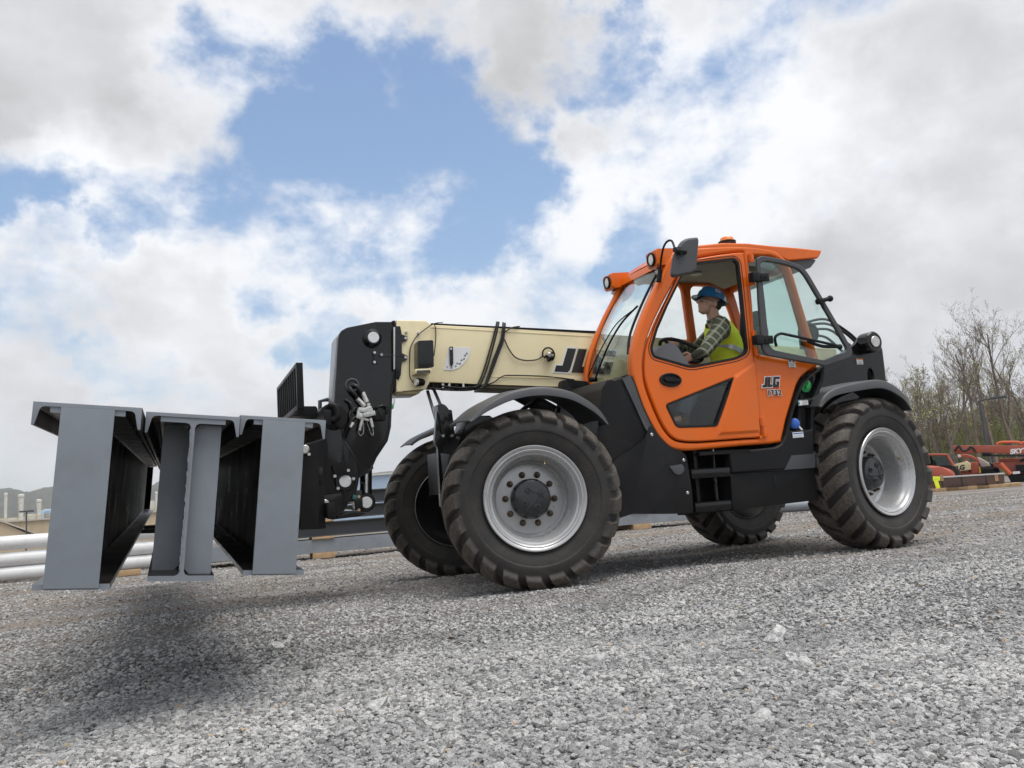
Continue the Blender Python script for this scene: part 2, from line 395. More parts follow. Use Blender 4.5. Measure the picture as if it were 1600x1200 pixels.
# ---- axles, frame
for X in (0, WB):
    mb = MB(); mb.cyl((X, -.80, .695), (X, .80, .695), .085, n=20); mb.sphere((X, .05, .695), .21, 20, 12, (1, 1.1, 1))
    mb.cyl((X, -.84, .695), (X, -.70, .695), .17, n=24, bev=.02); mb.cyl((X, .70, .695), (X, .84, .695), .17, n=24, bev=.02)
    mb.box((X, 0, .80), (.22, .9, .10), bev=.02); mb.tube([(X-.16, -.7, .66), (X-.19, 0, .66), (X-.16, .7, .66)], .022)
    mb.build('axle', BLACKM, TH, 35)
mb = MB()
for y in (-.42, .42): mb.prism([(-.42, .78), (-.30, 1.16), (.5, 1.2), (3.2, 1.14), (4.35, 1.2), (4.35, .80), (2.9, .72), (.6, .66)], y-.02, y+.02)
mb.box((1.8, 0, .92), (3.9, .8, .04)); mb.box((1.9, 0, .70), (2.2, .8, .03)); mb.box((1.4, .1, .82), (1.2, .5, .34), bev=.03)
mb.box((-.40, 0, .98), (.04, .86, .38), bev=.01)
B(mb, 'chassis_frame', BLACKM)
# engine pod on the far side
mb = MB(); mb.prism(rnd([(1.0, .62), (1.0, 1.22), (1.5, 1.46), (2.9, 1.46), (3.0, 1.2), (2.75, .62)], .08), .55, 1.15, .03)
B(mb, 'engine_hood', PLASTD)

# ------------------------------------------------------------------ cab
YN, YF = -1.15, -.20
def sm(pts, Y, k=4): return [(q.x, q.y) for q in cat([(*P(a, b, Y), 0) for a, b in pts], k, True)]
# near side ring: dense points so the long curves stay smooth
ring_px = [(1046, 404), (1036, 428), (1021, 458), (1008, 488), (998, 515), (991, 540), (988, 562), (989, 586), (995, 610), (1005, 638), (1018, 664), (1031, 685), (1044, 697.5), (1058, 703),
           (1088, 703.5), (1156, 697), (1216, 692), (1222, 686), (1229, 656), (1238, 626), (1247, 598), (1258, 584), (1276, 572), (1282, 567), (1279, 556), (1266, 514), (1252, 468), (1240, 428), (1232, 410), (1222, 399),
           (1206, 390), (1163, 384.5), (1120, 385), (1088, 387), (1060, 392)]
door_px = [(1087, 404), (1110, 399.5), (1135, 396), (1158, 394), (1162, 400), (1167, 440), (1173.5, 520), (1180, 590), (1184, 640), (1187.5, 678), (1186, 684), (1160, 686), (1120, 689), (1088, 691), (1066, 690), (1053, 686), (1042, 676), (1031, 658), (1020, 633), (1010, 606), (1006, 585), (1006, 562), (1010, 538), (1020, 510), (1033, 482), (1050, 450), (1067, 418), (1076, 408)]
win_px = [(1086, 411, .02), (1146, 404, .05), (1153, 410, .03), (1159, 465), (1167.5, 552, .07), (1150, 561, .1), (1078, 575, .06), (1019, 558, .05), (1015, 545, .05), (1024, 514), (1040, 477), (1062, 432), (1075, 412, .05)]
lwin_px = [(1146, 590, .03), (1119, 666, .03), (1056, 668, .04), (1039, 633, .03)]
rwin_px = [(1170, 399), (1205, 400), (1222, 408), (1230, 420), (1240, 452), (1252, 493), (1264, 535), (1271, 560), (1255, 562), (1220, 560), (1182, 552), (1177, 480)]
def pr(px, Y, r): return rnd([(*P(q[0], q[1], Y), *(q[2:])) for q in px], r)
ring = sm(ring_px, YN); door = sm(door_px, YN); win = pr(win_px, YN, .0); lwin = pr(lwin_px, YN, .03); rwin = pr(rwin_px, YN, .03)
def shrink(loop, d):
    n = len(loop); A = sum(loop[i][0]*loop[(i+1) % n][1]-loop[(i+1) % n][0]*loop[i][1] for i in range(n)); s = 1 if A > 0 else -1; out = []
    for i in range(n):
        a = Vector(loop[i-1]); p = Vector(loop[i]); b = Vector(loop[(i+1) % n]); t1 = (p-a); t2 = (b-p)
        if t1.length < 1e-6 or t2.length < 1e-6: t1 = t2 = (b-a)
        t1.normalize(); t2.normalize(); nrm = Vector((-t1.y-t2.y, t1.x+t2.x))
        if nrm.length < 1e-6: nrm = Vector((-t1.y, t1.x))
        nrm.normalize(); c = max(.5, nrm.dot(Vector((-t1.y, t1.x)))); q = p+nrm*(s*d/c); out.append((q.x, q.y))
    return out
panel('cab_frame', [ring, shrink(door, -.004), rwin], YN+.05, .10, ORANGE, TH, .022)
# thin dark backing behind the door gap
band('door_seal', door, -.010, .014, YN+.085, .02, PLASTD, TH)
dr = panel('door', [shrink(door, .006), win, lwin], YN+.012, .05, ORANGE, TH, .012)
band('window_seal', win, -.004, .016, YN+.004, .040, PLASTD, dr)
band('window_seal', lwin, -.004, .014, YN+.004, .040, PLASTD, dr)
# pressed outline of the rubber groove round the window
band('rubber_strip', win, -.026, -.019, YN-.012, .006, PLASTD, dr)
pane('window_pane', pr([(q[0], q[1], .03) for q in lwin_px], YN, .03), YN+.012, .004, GLASSD, dr)
# raised wedge pressed into the lower door skin
mb = MB(); wd = PP([(1146, 586), (1178, 566), (1184, 640), (1186, 676), (1120, 680), (1121, 668)], YN); 
top = [(x, YN-.016, z) for x, z in wd]
c = Vector((sum(q[0] for q in wd)/6, 0, sum(q[1] for q in wd)/6))
bm = mb.bm
lo = [bm.verts.new((x, YN-.013, z)) for x, z in wd]
hi = []
for i, (x, z) in enumerate(wd):
    d = (c-Vector((x, 0, z))).normalized(); q = Vector((x, YN-.0145, z))+d*(.03 if i in (1, 2, 3) else .035); q.y = YN-.013-(.020 if i in (0, 5, 4) else .003); hi.append(bm.verts.new(q))
bm.faces.new(hi)
for i in range(6): j = (i+1) % 6; bm.faces.new((lo[i], lo[j], hi[j], hi[i]))
B(mb, 'pressed_panel', ORANGE, dr, 12)
# handle: oval recess with grip
hc = P(1046, 594, YN)
def oval(cx, cz, a, b, n=36, tilt=0.): return [(cx+a*math.cos(t)*math.cos(tilt)-b*math.sin(t)*math.sin(tilt), cz+a*math.cos(t)*math.sin(tilt)+b*math.sin(t)*math.cos(tilt)) for t in [2*math.pi*i/n for i in range(n)]]
h = panel('handle', [oval(*hc, .108, .060, tilt=-.05), oval(*hc, .088, .043, tilt=-.05)], YN-.018, .018, PLASTD, dr, .006)
panel('cup', [oval(*hc, .092, .047, tilt=-.05)], YN-.0125, .006, BLACKM, h, .001)
mb = MB(); mb.prism(rnd([(hc[0]-.062, hc[1]-.014), (hc[0]+.085, hc[1]-.020), (hc[0]+.085, hc[1]+.006), (hc[0]-.062, hc[1]+.014)], .012), YN-.040, YN-.014, .006); B(mb, 'grip', PLASTD, h)
# hinges
for px, py in ((1172, 404), (1173.5, 440), (1176, 524), (1180, 550), (1189, 660), (1192, 676)):
    x, z = P(px, py, YN); mb = MB(); mb.cyl((x, YN-.018, z-.04), (x, YN-.018, z+.04), .013, n=14, bev=.003); mb.box((x+.006, YN-.006, z), (.05, .022, .078), bev=.004); B(mb, 'hinge', ORANGE)
# far side ring, with A, B and C pillars
inner_f = [(1.52, 2.71), (1.28, 2.42), (1.12, 2.12), (1.04, 1.84), (1.06, 1.62), (2.18, 1.62), (2.12, 2.72)]
inner_r = [(2.21, 2.71), (2.27, 1.66), (2.86, 1.72), (2.77, 2.1), (2.66, 2.50), (2.56, 2.70)]
ringf = ring
panel('side_frame', [ringf, rnd(inner_f, .08), rnd(inner_r, .10)], YF-.03, .06, ORANGE, TH, .015)
# cab windows
pane('side_window', rnd(inner_f, .08), YF-.03, .004, GLASS, TH)
pane('side_window', rnd(inner_r, .1), YF-.03, .004, GLASS, TH)
pane('side_window', rwin, YN+.06, .004, GLASSG, TH)
# windshield: front edge curve lofted across the cab
wsp = [P(a, b, YN) for a, b in [(1047, 408), (1036, 432), (1021, 462), (1008, 492), (998, 519), (991, 544), (989, 566), (989, 590)]]
wsp = [(q.x, q.y) for q in cat([(a, b, 0) for a, b in wsp], 4)]
mb = MB(); rows = []
for (x, z) in wsp:
    rows.append([(x+.035-.055*math.sin(math.pi*t), YN+.05+(YF-YN-.08)*t, z-.005) for t in [i/12 for i in range(13)]])
mb.grid(rows); rows2 = [[(a+.006, b, c_-.002) for a, b, c_ in r] for r in rows]; mb.grid(rows2, flip=True)
B(mb, 'windshield', GLASS)
for t0, t1 in ((0., .05), (.95, 1.)):
    mb = MB(); mb.grid([[(x+.032-.055*math.sin(math.pi*t), YN+.05+(YF-YN-.08)*t, z-.005) for t in (t0, (t0+t1)/2, t1)] for x, z in wsp]); B(mb, 'windshield_seal', PLASTD)
# header bar under the lamps and bar along the bottom
mb = MB(); hx, hz = wsp[0]
mb.prism(rnd([(hx-.03, hz-.02), (hx+.00, hz+.06), (hx+.20, hz+.10), (hx+.20, hz+.07), (hx+.01, hz+.02)], .012), YN+.05, YF-.05, .008)
B(mb, 'roof_header', ORANGE)
mb = MB(); mb.prism(rnd([(hx+.16, hz+.02), (hx+.18, hz+.05), (hx+.24, hz+.05), (hx+.24, hz+.02)], .006), YN+.05, YF-.05, .006); B(mb, 'roof_rail', ORANGE)
# roof cap with rear visor
roof_px = [(1046, 403), (1056, 391), (1088, 383.5), (1130, 379.5), (1168, 380), (1206, 384), (1245, 387), (1285, 391), (1283, 397), (1279, 403), (1232, 407), (1215, 398), (1195, 391), (1160, 388), (1110, 389), (1070, 394)]
rp = [P(a, b, YN) for a, b in roof_px]
mb = MB(); nY = 10
rows = []
for i in range(nY+1):
    t = i/nY; y = YN+.004+(YF-YN-.008)*t; crown = .035*math.sin(math.pi*t)**.6 if 0 < t < 1 else 0; ins = .0
    rows.append([(x, y, z+crown*(1 if k < 9 else .0)) for k, (x, z) in enumerate(rp)])
mb.grid(rows, closed=True); b = mb.bm; b.verts.ensure_lookup_table(); n = len(rp)
b.faces.new(b.verts[:n]); b.faces.new(b.verts[-n:][::-1])
rf = B(mb, 'cab_roof', ORANGE, TH, 30)
md = rf.modifiers.new('b', 'BEVEL'); md.width = .012; md.segments = 3; md.limit_method = 'ANGLE'; md.angle_limit = R_(40)
mb = MB(); mb.prism(rnd(PP([(1222, 403), (1279, 404.5), (1270, 417), (1258, 421), (1236, 414)], YN), .02), YN+.03, YF-.03, .01); B(mb, 'visor_underside', PLAST, rf)
mb = MB(); mb.prism([(1.55, 2.72), (1.75, 2.80), (2.5, 2.80), (2.62, 2.70), (2.60, 2.67), (2.45, 2.74), (1.8, 2.74), (1.6, 2.68)], YN+.09, YF-.07, .01)
B(mb, 'headliner', mat('headliner_grey', (.30, .30, .28), .85, bump=.1))
mb = MB(); mb.lathe([(.001, 0), (.05, 0), (.06, .012), (.05, .018), (.03, .012), (.001, .012)], Matrix.Translation((2.05, -.62, 2.735)) @ Matrix.Rotation(math.pi, 4, 'X'), 20); B(mb, 'dome_light', mat('lamp_plastic', (.5, .48, .42), .4))
# rear window and frame
mb = MB(); mb.grid([[(2.68, y, 2.66), (2.93, y, 1.78)] for y in (YN+.08, YF-.06)]); B(mb, 'rear_window', GLASS)
mb = MB(); mb.box((2.92, (YN+YF)/2, 1.72), (.06, .84, .12), bev=.01); B(mb, 'rear_crossbar', ORANGE); mb = MB(); mb.box((2.70, (YN+YF)/2, 2.67), (.06, .84, .07), bev=.01); B(mb, 'rear_header', ORANGE)
# floor, rear wall, firewall inside the cab
mb = MB(); mb.box((1.9, -.675, 1.08), (1.5, .84, .05)); mb.box((2.72, -.675, 1.38), (.05, .84, .66), rot=(0, .25, 0)); mb.box((1.10, -.675, 1.42), (.05, .84, .62), rot=(0, -.35, 0)); mb.box((1.9, YF-.075, 1.36), (1.5, .02, .6))
B(mb, 'cab_floor', SEATM)
# seat
mb = MB(); sx = 2.20; sy = -.68
mb.box((sx, sy, 1.52), (.50, .48, .13), (0, .06, 0), .045); mb.box((sx, sy, 1.33), (.34, .36, .30), bev=.03); mb.box((sx+.30, sy, 1.86), (.12, .48, .62), (0, .17, 0), .05); mb.box((sx+.385, sy, 2.24), (.09, .28, .20), (0, .15, 0), .04)
B(mb, 'driver_seat', SEATM)
mb = MB(); mb.box((sx, sy+.30, 1.74), (.36, .06, .05), bev=.015); B(mb, 'armrest', SEATM)
# dash console and steering wheel
DASH = mat('dash_grey', (.17, .175, .19), .55, bump=.08)
con = PP([(1021, 559), (1024, 548), (1033, 540), (1046, 536), (1055, 540), (1066, 556), (1074, 568), (1074, 600), (1040, 640), (1015, 590)], -.92)
mb = MB(); mb.prism(rnd(con, .02), -.94, -.50, .035); B(mb, 'dash_console', DASH)
swc = Vector((*[P(1064, 548, -.70)[0]], -.70, P(1064, 548, -.70)[1])); swn = Vector((.50, 0, .86)).normalized()
q = swn.to_track_quat('Z', 'Y').to_matrix().to_4x4(); SW = Matrix.Translation(swc) @ q
mb = MB(); mb.tube([SW @ Vector((.205*math.cos(a), .205*math.sin(a), 0)) for a in [2*math.pi*i/40 for i in range(41)]], .017, 10, smooth=False)
swo = B(mb, 'steering_wheel', BLACKM)
mb = MB()
for a in (90, 210, 330): mb.tube([SW @ Vector((.03*math.cos(R_(a)), .03*math.sin(R_(a)), -.02)), SW @ Vector((.20*math.cos(R_(a)), .20*math.sin(R_(a)), 0))], .014, 8)
mb.lathe([(.001, .0), (.05, 0), (.05, -.03), (.03, -.05), (.03, -.25)], SW, 20); B(mb, 'spokes', BLACKM, swo)
# work lamps on the cab corners
LENS = mat('lamp_lens', (.75, .75, .72), .08, .3, .5)
for y, nm in ((YN+.10, 'n'), (YF-.02, 'f')):
    mb = MB(); x, z = wsp[0][0]-.03, wsp[0][1]+.035
    mb.prism(rnd([(x-.085, z-.07), (x-.10, z+.075), (x+.03, z+.085), (x+.20, z+.095), (x+.20, z+.02), (x+.02, z-.06)], .02), y-.085, y+.085, .018)
    wl = B(mb, 'work_lamp', ORANGE)
    mb = MB(); M = Matrix.Translation((x-.092, y, z)) @ Matrix.Rotation(R_(-94), 4, 'Y')
    mb.lathe([(.062, -.02), (.062, .014), (.050, .018), (.050, .006)], M, 28); B(mb, 'bezel', BLACKM, wl)
    mb = MB(); mb.lathe([(.05, .008), (.035, .012), (.001, .014)], M, 24); B(mb, 'lens', LENS, wl)
    mb = MB(); mb.box((x-.01, y+.03, z-.085), (.04, .02, .05), bev=.004); mb.cyl((x-.02, y-.02, z-.09), (x-.02, y+.06, z-.09), .012, n=10); B(mb, 'bracket', STEEL, wl)
# beacon
bx, bz = P(1136, 380, -.75)
bx, bz = P(1136, 379, -.70); mb = MB(); mb.lathe([(.001, 0), (.085, 0), (.085, .02), (.07, .022)], Matrix.Translation((bx, -.70, bz-.012)), 24); bc = B(mb, 'beacon', BLACKM)
mb = MB(); mb.lathe([(.068, .018), (.064, .05), (.055, .060), (.001, .064)], Matrix.Translation((bx, -.70, bz-.012)), 24); B(mb, 'lens', mat('amber_lens', (.85, .22, .03), .25, 0, .5), bc)
# mirror
YM = -1.42
mir = pr([(1063, 378, .05), (1071, 373, .05), (1088, 371, .05), (1090.5, 376, .04), (1086.5, 423, .06), (1080, 428, .06), (1051, 434, .05), (1047.5, 429, .04), (1052, 398, .05)], YM, .04)
mr_ = panel('mirror', [mir], YM, .05, PLAST, TH, .02)
mb = MB(); a0 = PV(1031, 428, YN-.02); pts = [a0, PV(1033, 405, -1.24), PV(1037, 386, -1.31), PV(1043, 377, -1.35), PV(1050, 377, -1.40), PV(1055, 390, -1.46), PV(1058, 394, -1.47)]
mb.tube(pts, .0095, 10); mb.cyl(PV(1029, 441, YN-.02), PV(1032, 421, YN-.03), .022, n=14, bev=.004); B(mb, 'mirror_arm', PLASTD, mr_)
mb = MB(); c = PV(1063, 392, YM-.045); mb.cyl(c+Vector((-.05, 0, .0)), c+Vector((.055, 0, -.008)), .022, n=14, bev=.004); mb.box(c+Vector((-.02, .012, .012)), (.07, .04, .04), bev=.01); mb.cyl(c+Vector((0, -.01, -.05)), c+Vector((0, -.01, 0)), .010, n=10); B(mb, 'ball_mount', PLASTD, mr_)
# wipers
def wip(pts, Y0, Y1, nm):
    n = len(pts); return [PV(a, b, Y0+(Y1-Y0)*i/(n-1)) for i, (a, b) in enumerate(pts)]
def wsx(z): 
    for (x0, z0), (x1, z1) in zip(wsp, wsp[1:]):
        if z1 <= z <= z0: t = (z0-z)/(z0-z1+1e-9); return x0+(x1-x0)*t
    return wsp[-1][0] if z < wsp[-1][1] else wsp[0][0]
def onws(px, py, off=.03):
    "point on the windshield surface under a photo point"
    lo, hi = YN+.05, YF-.03
    for _ in range(40):
        mid = (lo+hi)/2; x, z = P(px, py, mid); t = (mid-YN-.05)/(YF-YN-.08); sx_ = wsx(z)+.035-.055*math.sin(math.pi*max(0, min(1, t)))
        if x < sx_: lo = mid
        else: hi = mid
    x, z = P(px, py, mid); return Vector((x-off, mid, z))
w = None
mb = MB(); mb.tube([onws(934, 594), onws(953, 545), onws(975, 506), onws(1001, 478)], .009, 8); mb.tube([onws(925, 588, .04), onws(944, 548, .04), onws(968, 508, .04), onws(996, 484, .04)], .006, 6); mb.tube([onws(986, 553), onws(990, 520), onws(1010, 470), onws(1030, 430)], .012, 8); mb.tube([onws(984, 552, .015), onws(1000, 512, .015), onws(1024, 446, .015)], .012, 6)
mb.cyl(onws(932, 593, .0)+Vector((0, 0, 0)), onws(932, 593, .07), .022, n=12); B(mb, 'windshield_wiper', BLACKM)
# swung-back upper door window
UW = -1.235
uo = pr([(1181, 403, .04), (1190, 400, .03), (1226, 406, .08), (1252, 416, .08), (1262, 428, .1), (1290, 476, .2), (1318, 524, .2), (1331, 548, .05), (1329, 559, .04), (1287, 573, .03), (1278, 570, .03), (1197, 556, .05), (1190, 546, .05), (1184, 470)], UW, .0)
ui = pr([(1187, 412, .04), (1194, 409, .04), (1222, 413, .06), (1246, 421, .08), (1255, 430, .08), (1290, 489), (1321, 544, .04), (1320, 549, .03), (1286, 563, .03), (1276, 561, .02), (1208, 547, .05), (1201, 540, .04), (1194, 470)], UW, .0)
uf = panel('upper_door_window', [uo, ui], UW, .032, PLAST, TH, .010)
pane('window_pane', ui, UW+.002, .004, GLASSG, uf)
for px, py in ((1177, 434), (1183, 531.5)):
    x, z = P(px, py, UW); mb = MB(); mb.box((x, UW-.012, z), (.075, .075, .085), bev=.01); mb.box((x+.085, UW-.025, z), (.13, .025, .075), bev=.012)
    for d in (.06, .11): mb.cyl((x+d, UW-.046, z), (x+d, UW-.03, z), .012, n=10)
    B(mb, 'hinge', PLASTD, uf)
mb = MB(); mb.tube([PV(1213, 541, UW-.03), PV(1211, 528, UW-.05), PV(1219, 521.5, UW-.06), PV(1235, 524, UW-.06), PV(1290, 536, UW-.06), PV(1312, 541, UW-.04)], .013, 10); mb.tube([PV(1262, 533, UW-.05), PV(1285, 541, UW-.05), PV(1312, 541.5, UW-.04)], .016, 8); mb.sphere(PV(1312, 542, UW-.03), .026)
B(mb, 'grab_bar', PLASTD, uf)
mb = MB(); c = PV(1279, 471, UW); mb.cyl(c+Vector((0, -.045, 0)), c+Vector((0, .02, 0)), .028, n=16, bev=.005); mb.cyl(c+Vector((0, -.03, 0)), c+Vector((.10, -.03, .02)), .020, n=12); mb.sphere(c+Vector((.11, -.03, .022)), .030, 12, 8); mb.box(c+Vector((.01, -.04, -.05)), (.02, .02, .06), bev=.005); B(mb, 'latch', PLASTD, uf)
mb = MB(); c = PV(1263, 521, YN+.15); M = Matrix.Translation(c) @ Matrix.Rotation(R_(90), 4, 'X'); mb.lathe([(.10, -.03), (.10, .03), (.085, .045), (.05, .035), (.05, .055), (.001, .06)], M, 28, True); mb.box(c+Vector((.0, .05, -.09)), (.10, .06, .10)); B(mb, 'speaker_horn', PLASTD)

# ---- cowl in front of the cab and lower skirts
cow = [P(a, b, YN+.02) for a, b in [(957, 596), (985, 586), (992, 602), (1003, 634), (1016, 662), (1030, 685), (1036, 693)]]
mb = MB(); poly = [(x, z) for x, z in cow]+[(1.23, .94), (.55, .98), (.60, 1.30), (.66, 1.58), (.72, 1.66)]
mb.prism(rnd(poly, .02), YN+.0, YF-.06, .06); B(mb, 'front_cowl', PLASTD)
mb = MB(); mb.prism(rnd(PP([(973, 592), (985, 586.5), (992, 602), (1003, 634), (1016, 662), (1031, 686), (1022, 691), (1008, 668), (990, 628)], YN-.02), .012), YN-.018, YN+.04, .012); B(mb, 'cowl_ridge_highlight', PLAST)  # ridge strip in lighter plastic, painting the highlight along the cowl's curved edge
mb = MB(); x, z = P(901, 592, -.30); mb.prism(rnd([(.66, 1.50), (.70, 1.77), (.96, 1.74), (1.0, 1.4)], .03), -.34, -.22, .02); B(mb, 'cowl_corner', BLACKM)
sk = [P(a, b, YN+.0) for a, b in [(1014, 663), (1030, 684), (1044, 698), (1062, 705), (1070, 712), (1074, 738), (1079, 770), (1081, 802), (1040, 803), (985, 803)]]+[(.62, .50), (.66, .96), (1.0, 1.14)]
mb = MB(); mb.prism(rnd(sk, .025), YN-.025, YN+.35, .085); fk = B(mb, 'front_skirt', PLASTD)
mb = MB(); mb.prism(rnd(PP([(1042, 729), (1063, 725), (1067, 735), (1060, 742), (1052, 741)], YN), .02), YN-.034, YN-.015, .008); B(mb, 'recessed_tread', PLAST, fk)
for px, py in ((1069, 719), (1075, 770), (1019, 679)):
    c = PV(px, py, YN-.03); mb = MB(); mb.cyl(c, c+Vector((0, .02, 0)), .014, n=12, bev=.003); B(mb, 'bolt', STEEL, fk)
# steps
x0, z0 = P(1076, 716, YN+.10); x1, _ = P(1140, 716, YN+.10)
mb = MB(); mb.box(((x0+x1)/2+.1, YN+.30, .76), (x1-x0+.25, .03, .56)); mb.box((x0+.02, YN+.16, .76), (.03, .26, .56)); mb.box(((x0+x1)/2+.08, YN+.12, 1.0), (x1-x0+.1, .30, .03)); st = B(mb, 'step_well', BLACKM)
for (a, b, c_, d) in ((1081, 742, 1141, 737), (1087, 796, 1143, 787)):
    xa, za = P(a, b, YN-.02); xb, zb = P(c_, d, YN-.02); mb = MB(); L_ = xb-xa
    mb.box(((xa+xb)/2, YN+.10, (za+zb)/2), (L_, .24, .075), bev=.006)
    for k in range(14): mb.box((xa+L_*(k+.5)/14, YN+.10, (za+zb)/2+.042), (L_/28, .22, .010))
    B(mb, 'step', BLACK, st)
x, z = P(1117, 725, YN+.12); mb = MB(); mb.box((x, YN+.14, .80), (.012, .03, .5)); B(mb, 'edge_strip', STEEL, st)
# tank box and grey side housing
tk = PP([(1139, 741), (1269, 731), (1277, 781), (1143, 797)], YN)
mb = MB(); mb.prism(rnd(tk, .008), YN-.02, YN+.45, .006); t_ = B(mb, 'fuel_tank', BLACKM)
mb = MB(); mb.prism(rnd(PP([(1205, 744), (1210, 743.5), (1212, 760), (1207, 761)], YN), .006), YN-.024, YN-.012, .002); B(mb, 'sight_slot', PLASTD, t_)
hs = PP([(1137, 707), (1160, 703.5), (1208, 699), (1218, 694), (1225, 680), (1232, 650), (1240, 623), (1250, 600), (1262, 588), (1284, 571), (1287, 574), (1285, 595), (1273, 624), (1269, 660), (1269, 731), (1141, 740)], YN)
pk1 = rnd(PP([(1249, 605), (1262, 592), (1281, 580), (1280, 592), (1268, 622), (1243, 624)], YN), .02)
pk2 = rnd(PP([(1240, 634), (1265, 632), (1265, 671), (1231, 674)], YN), .02)
gh = panel('side_housing', [rnd(hs, .02), pk1, pk2], YN+.02, .10, PLASTD, TH, .018)
mb = MB(); mb.prism([(2.42, 1.0), (2.42, 1.6), (2.95, 1.72), (2.85, .95)], YN+.10, YN+.14); B(mb, 'pocket_back', BLACKM, gh)
mb = MB(); mb.prism(rnd(PP([(1141, 740), (1222, 734), (1232, 712), (1268, 709), (1268.5, 731)], YN), .01), YN-.045, YN-.02, .012); B(mb, 'shoulder', PLAST, gh)
GREEN = mat('green_cap', (.05, .42, .12), .35, 0, .2); BLUE = mat('blue_cap', (.04, .16, .60), .35, 0, .2)
c = PV(1258, 603, YN+.03); mb = MB(); M = Matrix.Translation(c) @ Matrix.Rotation(R_(90), 4, 'X') @ Matrix.Rotation(R_(12), 4, 'X'); mb.lathe([(.001, 0), (.058, 0), (.058, .015), (.05, .018), (.02, .018), (.018, .035), (.001, .035)], M, 28); mb.box(c+Vector((0, -.035, 0)), (.015, .02, .07), (0, .5, 0), .004); B(mb, 'fuel_cap', GREEN, gh)
c = PV(1241, 662, YN+.02); mb = MB(); M = Matrix.Translation(c) @ Matrix.Rotation(R_(90), 4, 'X') @ Matrix.Rotation(R_(-35), 4, 'Y'); mb.lathe([(.001, 0), (.048, 0), (.048, .02), (.03, .032), (.001, .032)], M, 24); B(mb, 'fluid_cap', BLUE, gh)
c = PV(1250, 668, YN+.0); mb = MB(); mb.box(c, (.018, .004, .07), (0, -.75, 0)); B(mb, 'tag', DECALW, gh)
def decal(name, cpx, w_, h_, Y, m=DECALW, par=TH, slope=0.):
    x, z = P(*cpx, Y); mb = MB(); mb.box((x, Y, z), (w_, .003, h_), (0, -slope, 0), .001); return B(mb, name, m, par)
DG = mat('pale_blue_print', (.35, .5, .55), .4); DBl = mat('blue_print', (.05, .15, .45), .4); DR = mat('orange_print', (.75, .22, .04), .4); DGy = mat('grey_print', (.22, .22, .24), .4); DRed = mat('red_print', (.6, .05, .05), .4)
d = decal('decal', (1255, 629.5), .11, .045, YN-.035, par=gh, slope=.03)
decal('print', (1248.5, 629.5), .014, .030, YN-.0375, mat('teal_print', (.05, .3, .3), .4), d, .03)
for k in range(3): decal('print', (1257.5, 626.5+3*k), .06, .005, YN-.0375, DGy, d, .03)
d = decal('decal', (1247, 679.5), .12, .050, YN-.035, par=gh, slope=.03); decal('print', (1247, 677), .11, .010, YN-.0375, DBl, d, .03)
for k in range(2): decal('print', (1247, 680.5+2.2*k), .09, .004, YN-.0375, DG, d, .03)
d = decal('decal', (1237.5, 568), .078, .072, YN-.008); decal('print', (1234.5, 563.5), .026, .018, YN-.0105, DBl, d); decal('print', (1240, 564), .026, .018, YN-.0105, DRed, d)
for k in range(3): decal('print', (1237.5, 568.5+2.5*k), .05, .004, YN-.0105, DGy, d)
d = decal('decal', (1255, 560), .085, .05, YN-.008, mat('tan_decal', (.7, .55, .35), .5)); 
for k in range(3): decal('print', (1255, 557+2.6*k), .06, .004, YN-.0105, DGy, d)
# brand lettering on the cab corner
def logo(px, py, h, Y, sh=.27, slope=0., grow=.022, name='brand_lettering'):
    x0, z0 = P(px, py, Y); lo = logo_loops(h, x0, z0, sh, slope)
    a = panel('brand_backing', lo, Y, .003, DECALW, TH, 0, off=grow)
    return panel(name, lo, Y-.003, .003, DECALB, a, 0)
lg = logo(1191, 605.5, .092, YN-.009, .22, .02, .0075)
x, z = P(1209.5, 614, YN-.009)
for off, yy, m_, nm in ((.007, YN-.009, DECALW, 'number_backing'), (.0022, YN-.012, DECALB, 'model_number')):
    me = text_mesh('1732', .066, 0, .0012, off, 1.25); newobj(nm, me, m_, TH, 40, BODY @ Matrix.Translation((x, yy, z)) @ Matrix.Rotation(R_(90), 4, 'X') @ Matrix.Rotation(R_(1), 4, 'Z'))

# ---- rear tower behind the cab
tw = [P(a, b, -.50) for a, b in [(1262, 588), (1335, 538), (1346, 523), (1367, 521), (1379, 545), (1382, 570), (1386, 605)]]+[(4.40, 1.0), (3.4, .9), (2.9, 1.0)]
slot = oval(*P(1361, 591, -.5), .045, .11)
panel('boom_tower', [rnd(tw, .03), slot], -.48, .04, BLACK, TH, .006)
tf = [(x, z) for x, z in tw]; panel('boom_tower', [rnd(tf, .03)], .50, .04, BLACK, TH, .006)
mb = MB(); mb.box((4.36, 0, 1.55), (.05, .94, .9), bev=.01); B(mb, 'tower_crossplate', BLACKM)
pc = PV(1352, 537, -.5); mb = MB(); mb.cyl(pc+Vector((0, -.13, 0)), pc+Vector((0, .02, 0)), .11, n=28, bev=.015); pv = B(mb, 'pivot_boss', BLACK)
mb = MB(); mb.cyl(pc+Vector((0, -.145, 0)), pc+Vector((0, -.12, 0)), .058, n=24, bev=.004); B(mb, 'pivot_pin', STEEL, pv)
d = decal('decal', (1343.5, 565), .085, .06, -.505); decal('print', (1343.5, 561.5), .08, .012, -.508, DR, d)
for k in range(2): decal('print', (1343.5, 565.5+2.6*k), .055, .006, -.508, DGy, d)
for pts in ([(1262, 508), (1292, 506), (1320, 520), (1342, 540)], [(1262, 516), (1295, 515), (1320, 533), (1338, 548)], [(1256, 505), (1290, 499), (1325, 519), (1345, 538)], [(1262, 524), (1290, 527), (1315, 548), (1330, 560)]):
    mb = MB(); mb.tube([PV(a, b, -.25) for a, b in pts], .014, 8); B(mb, 'hydraulic_hose', HOSE)

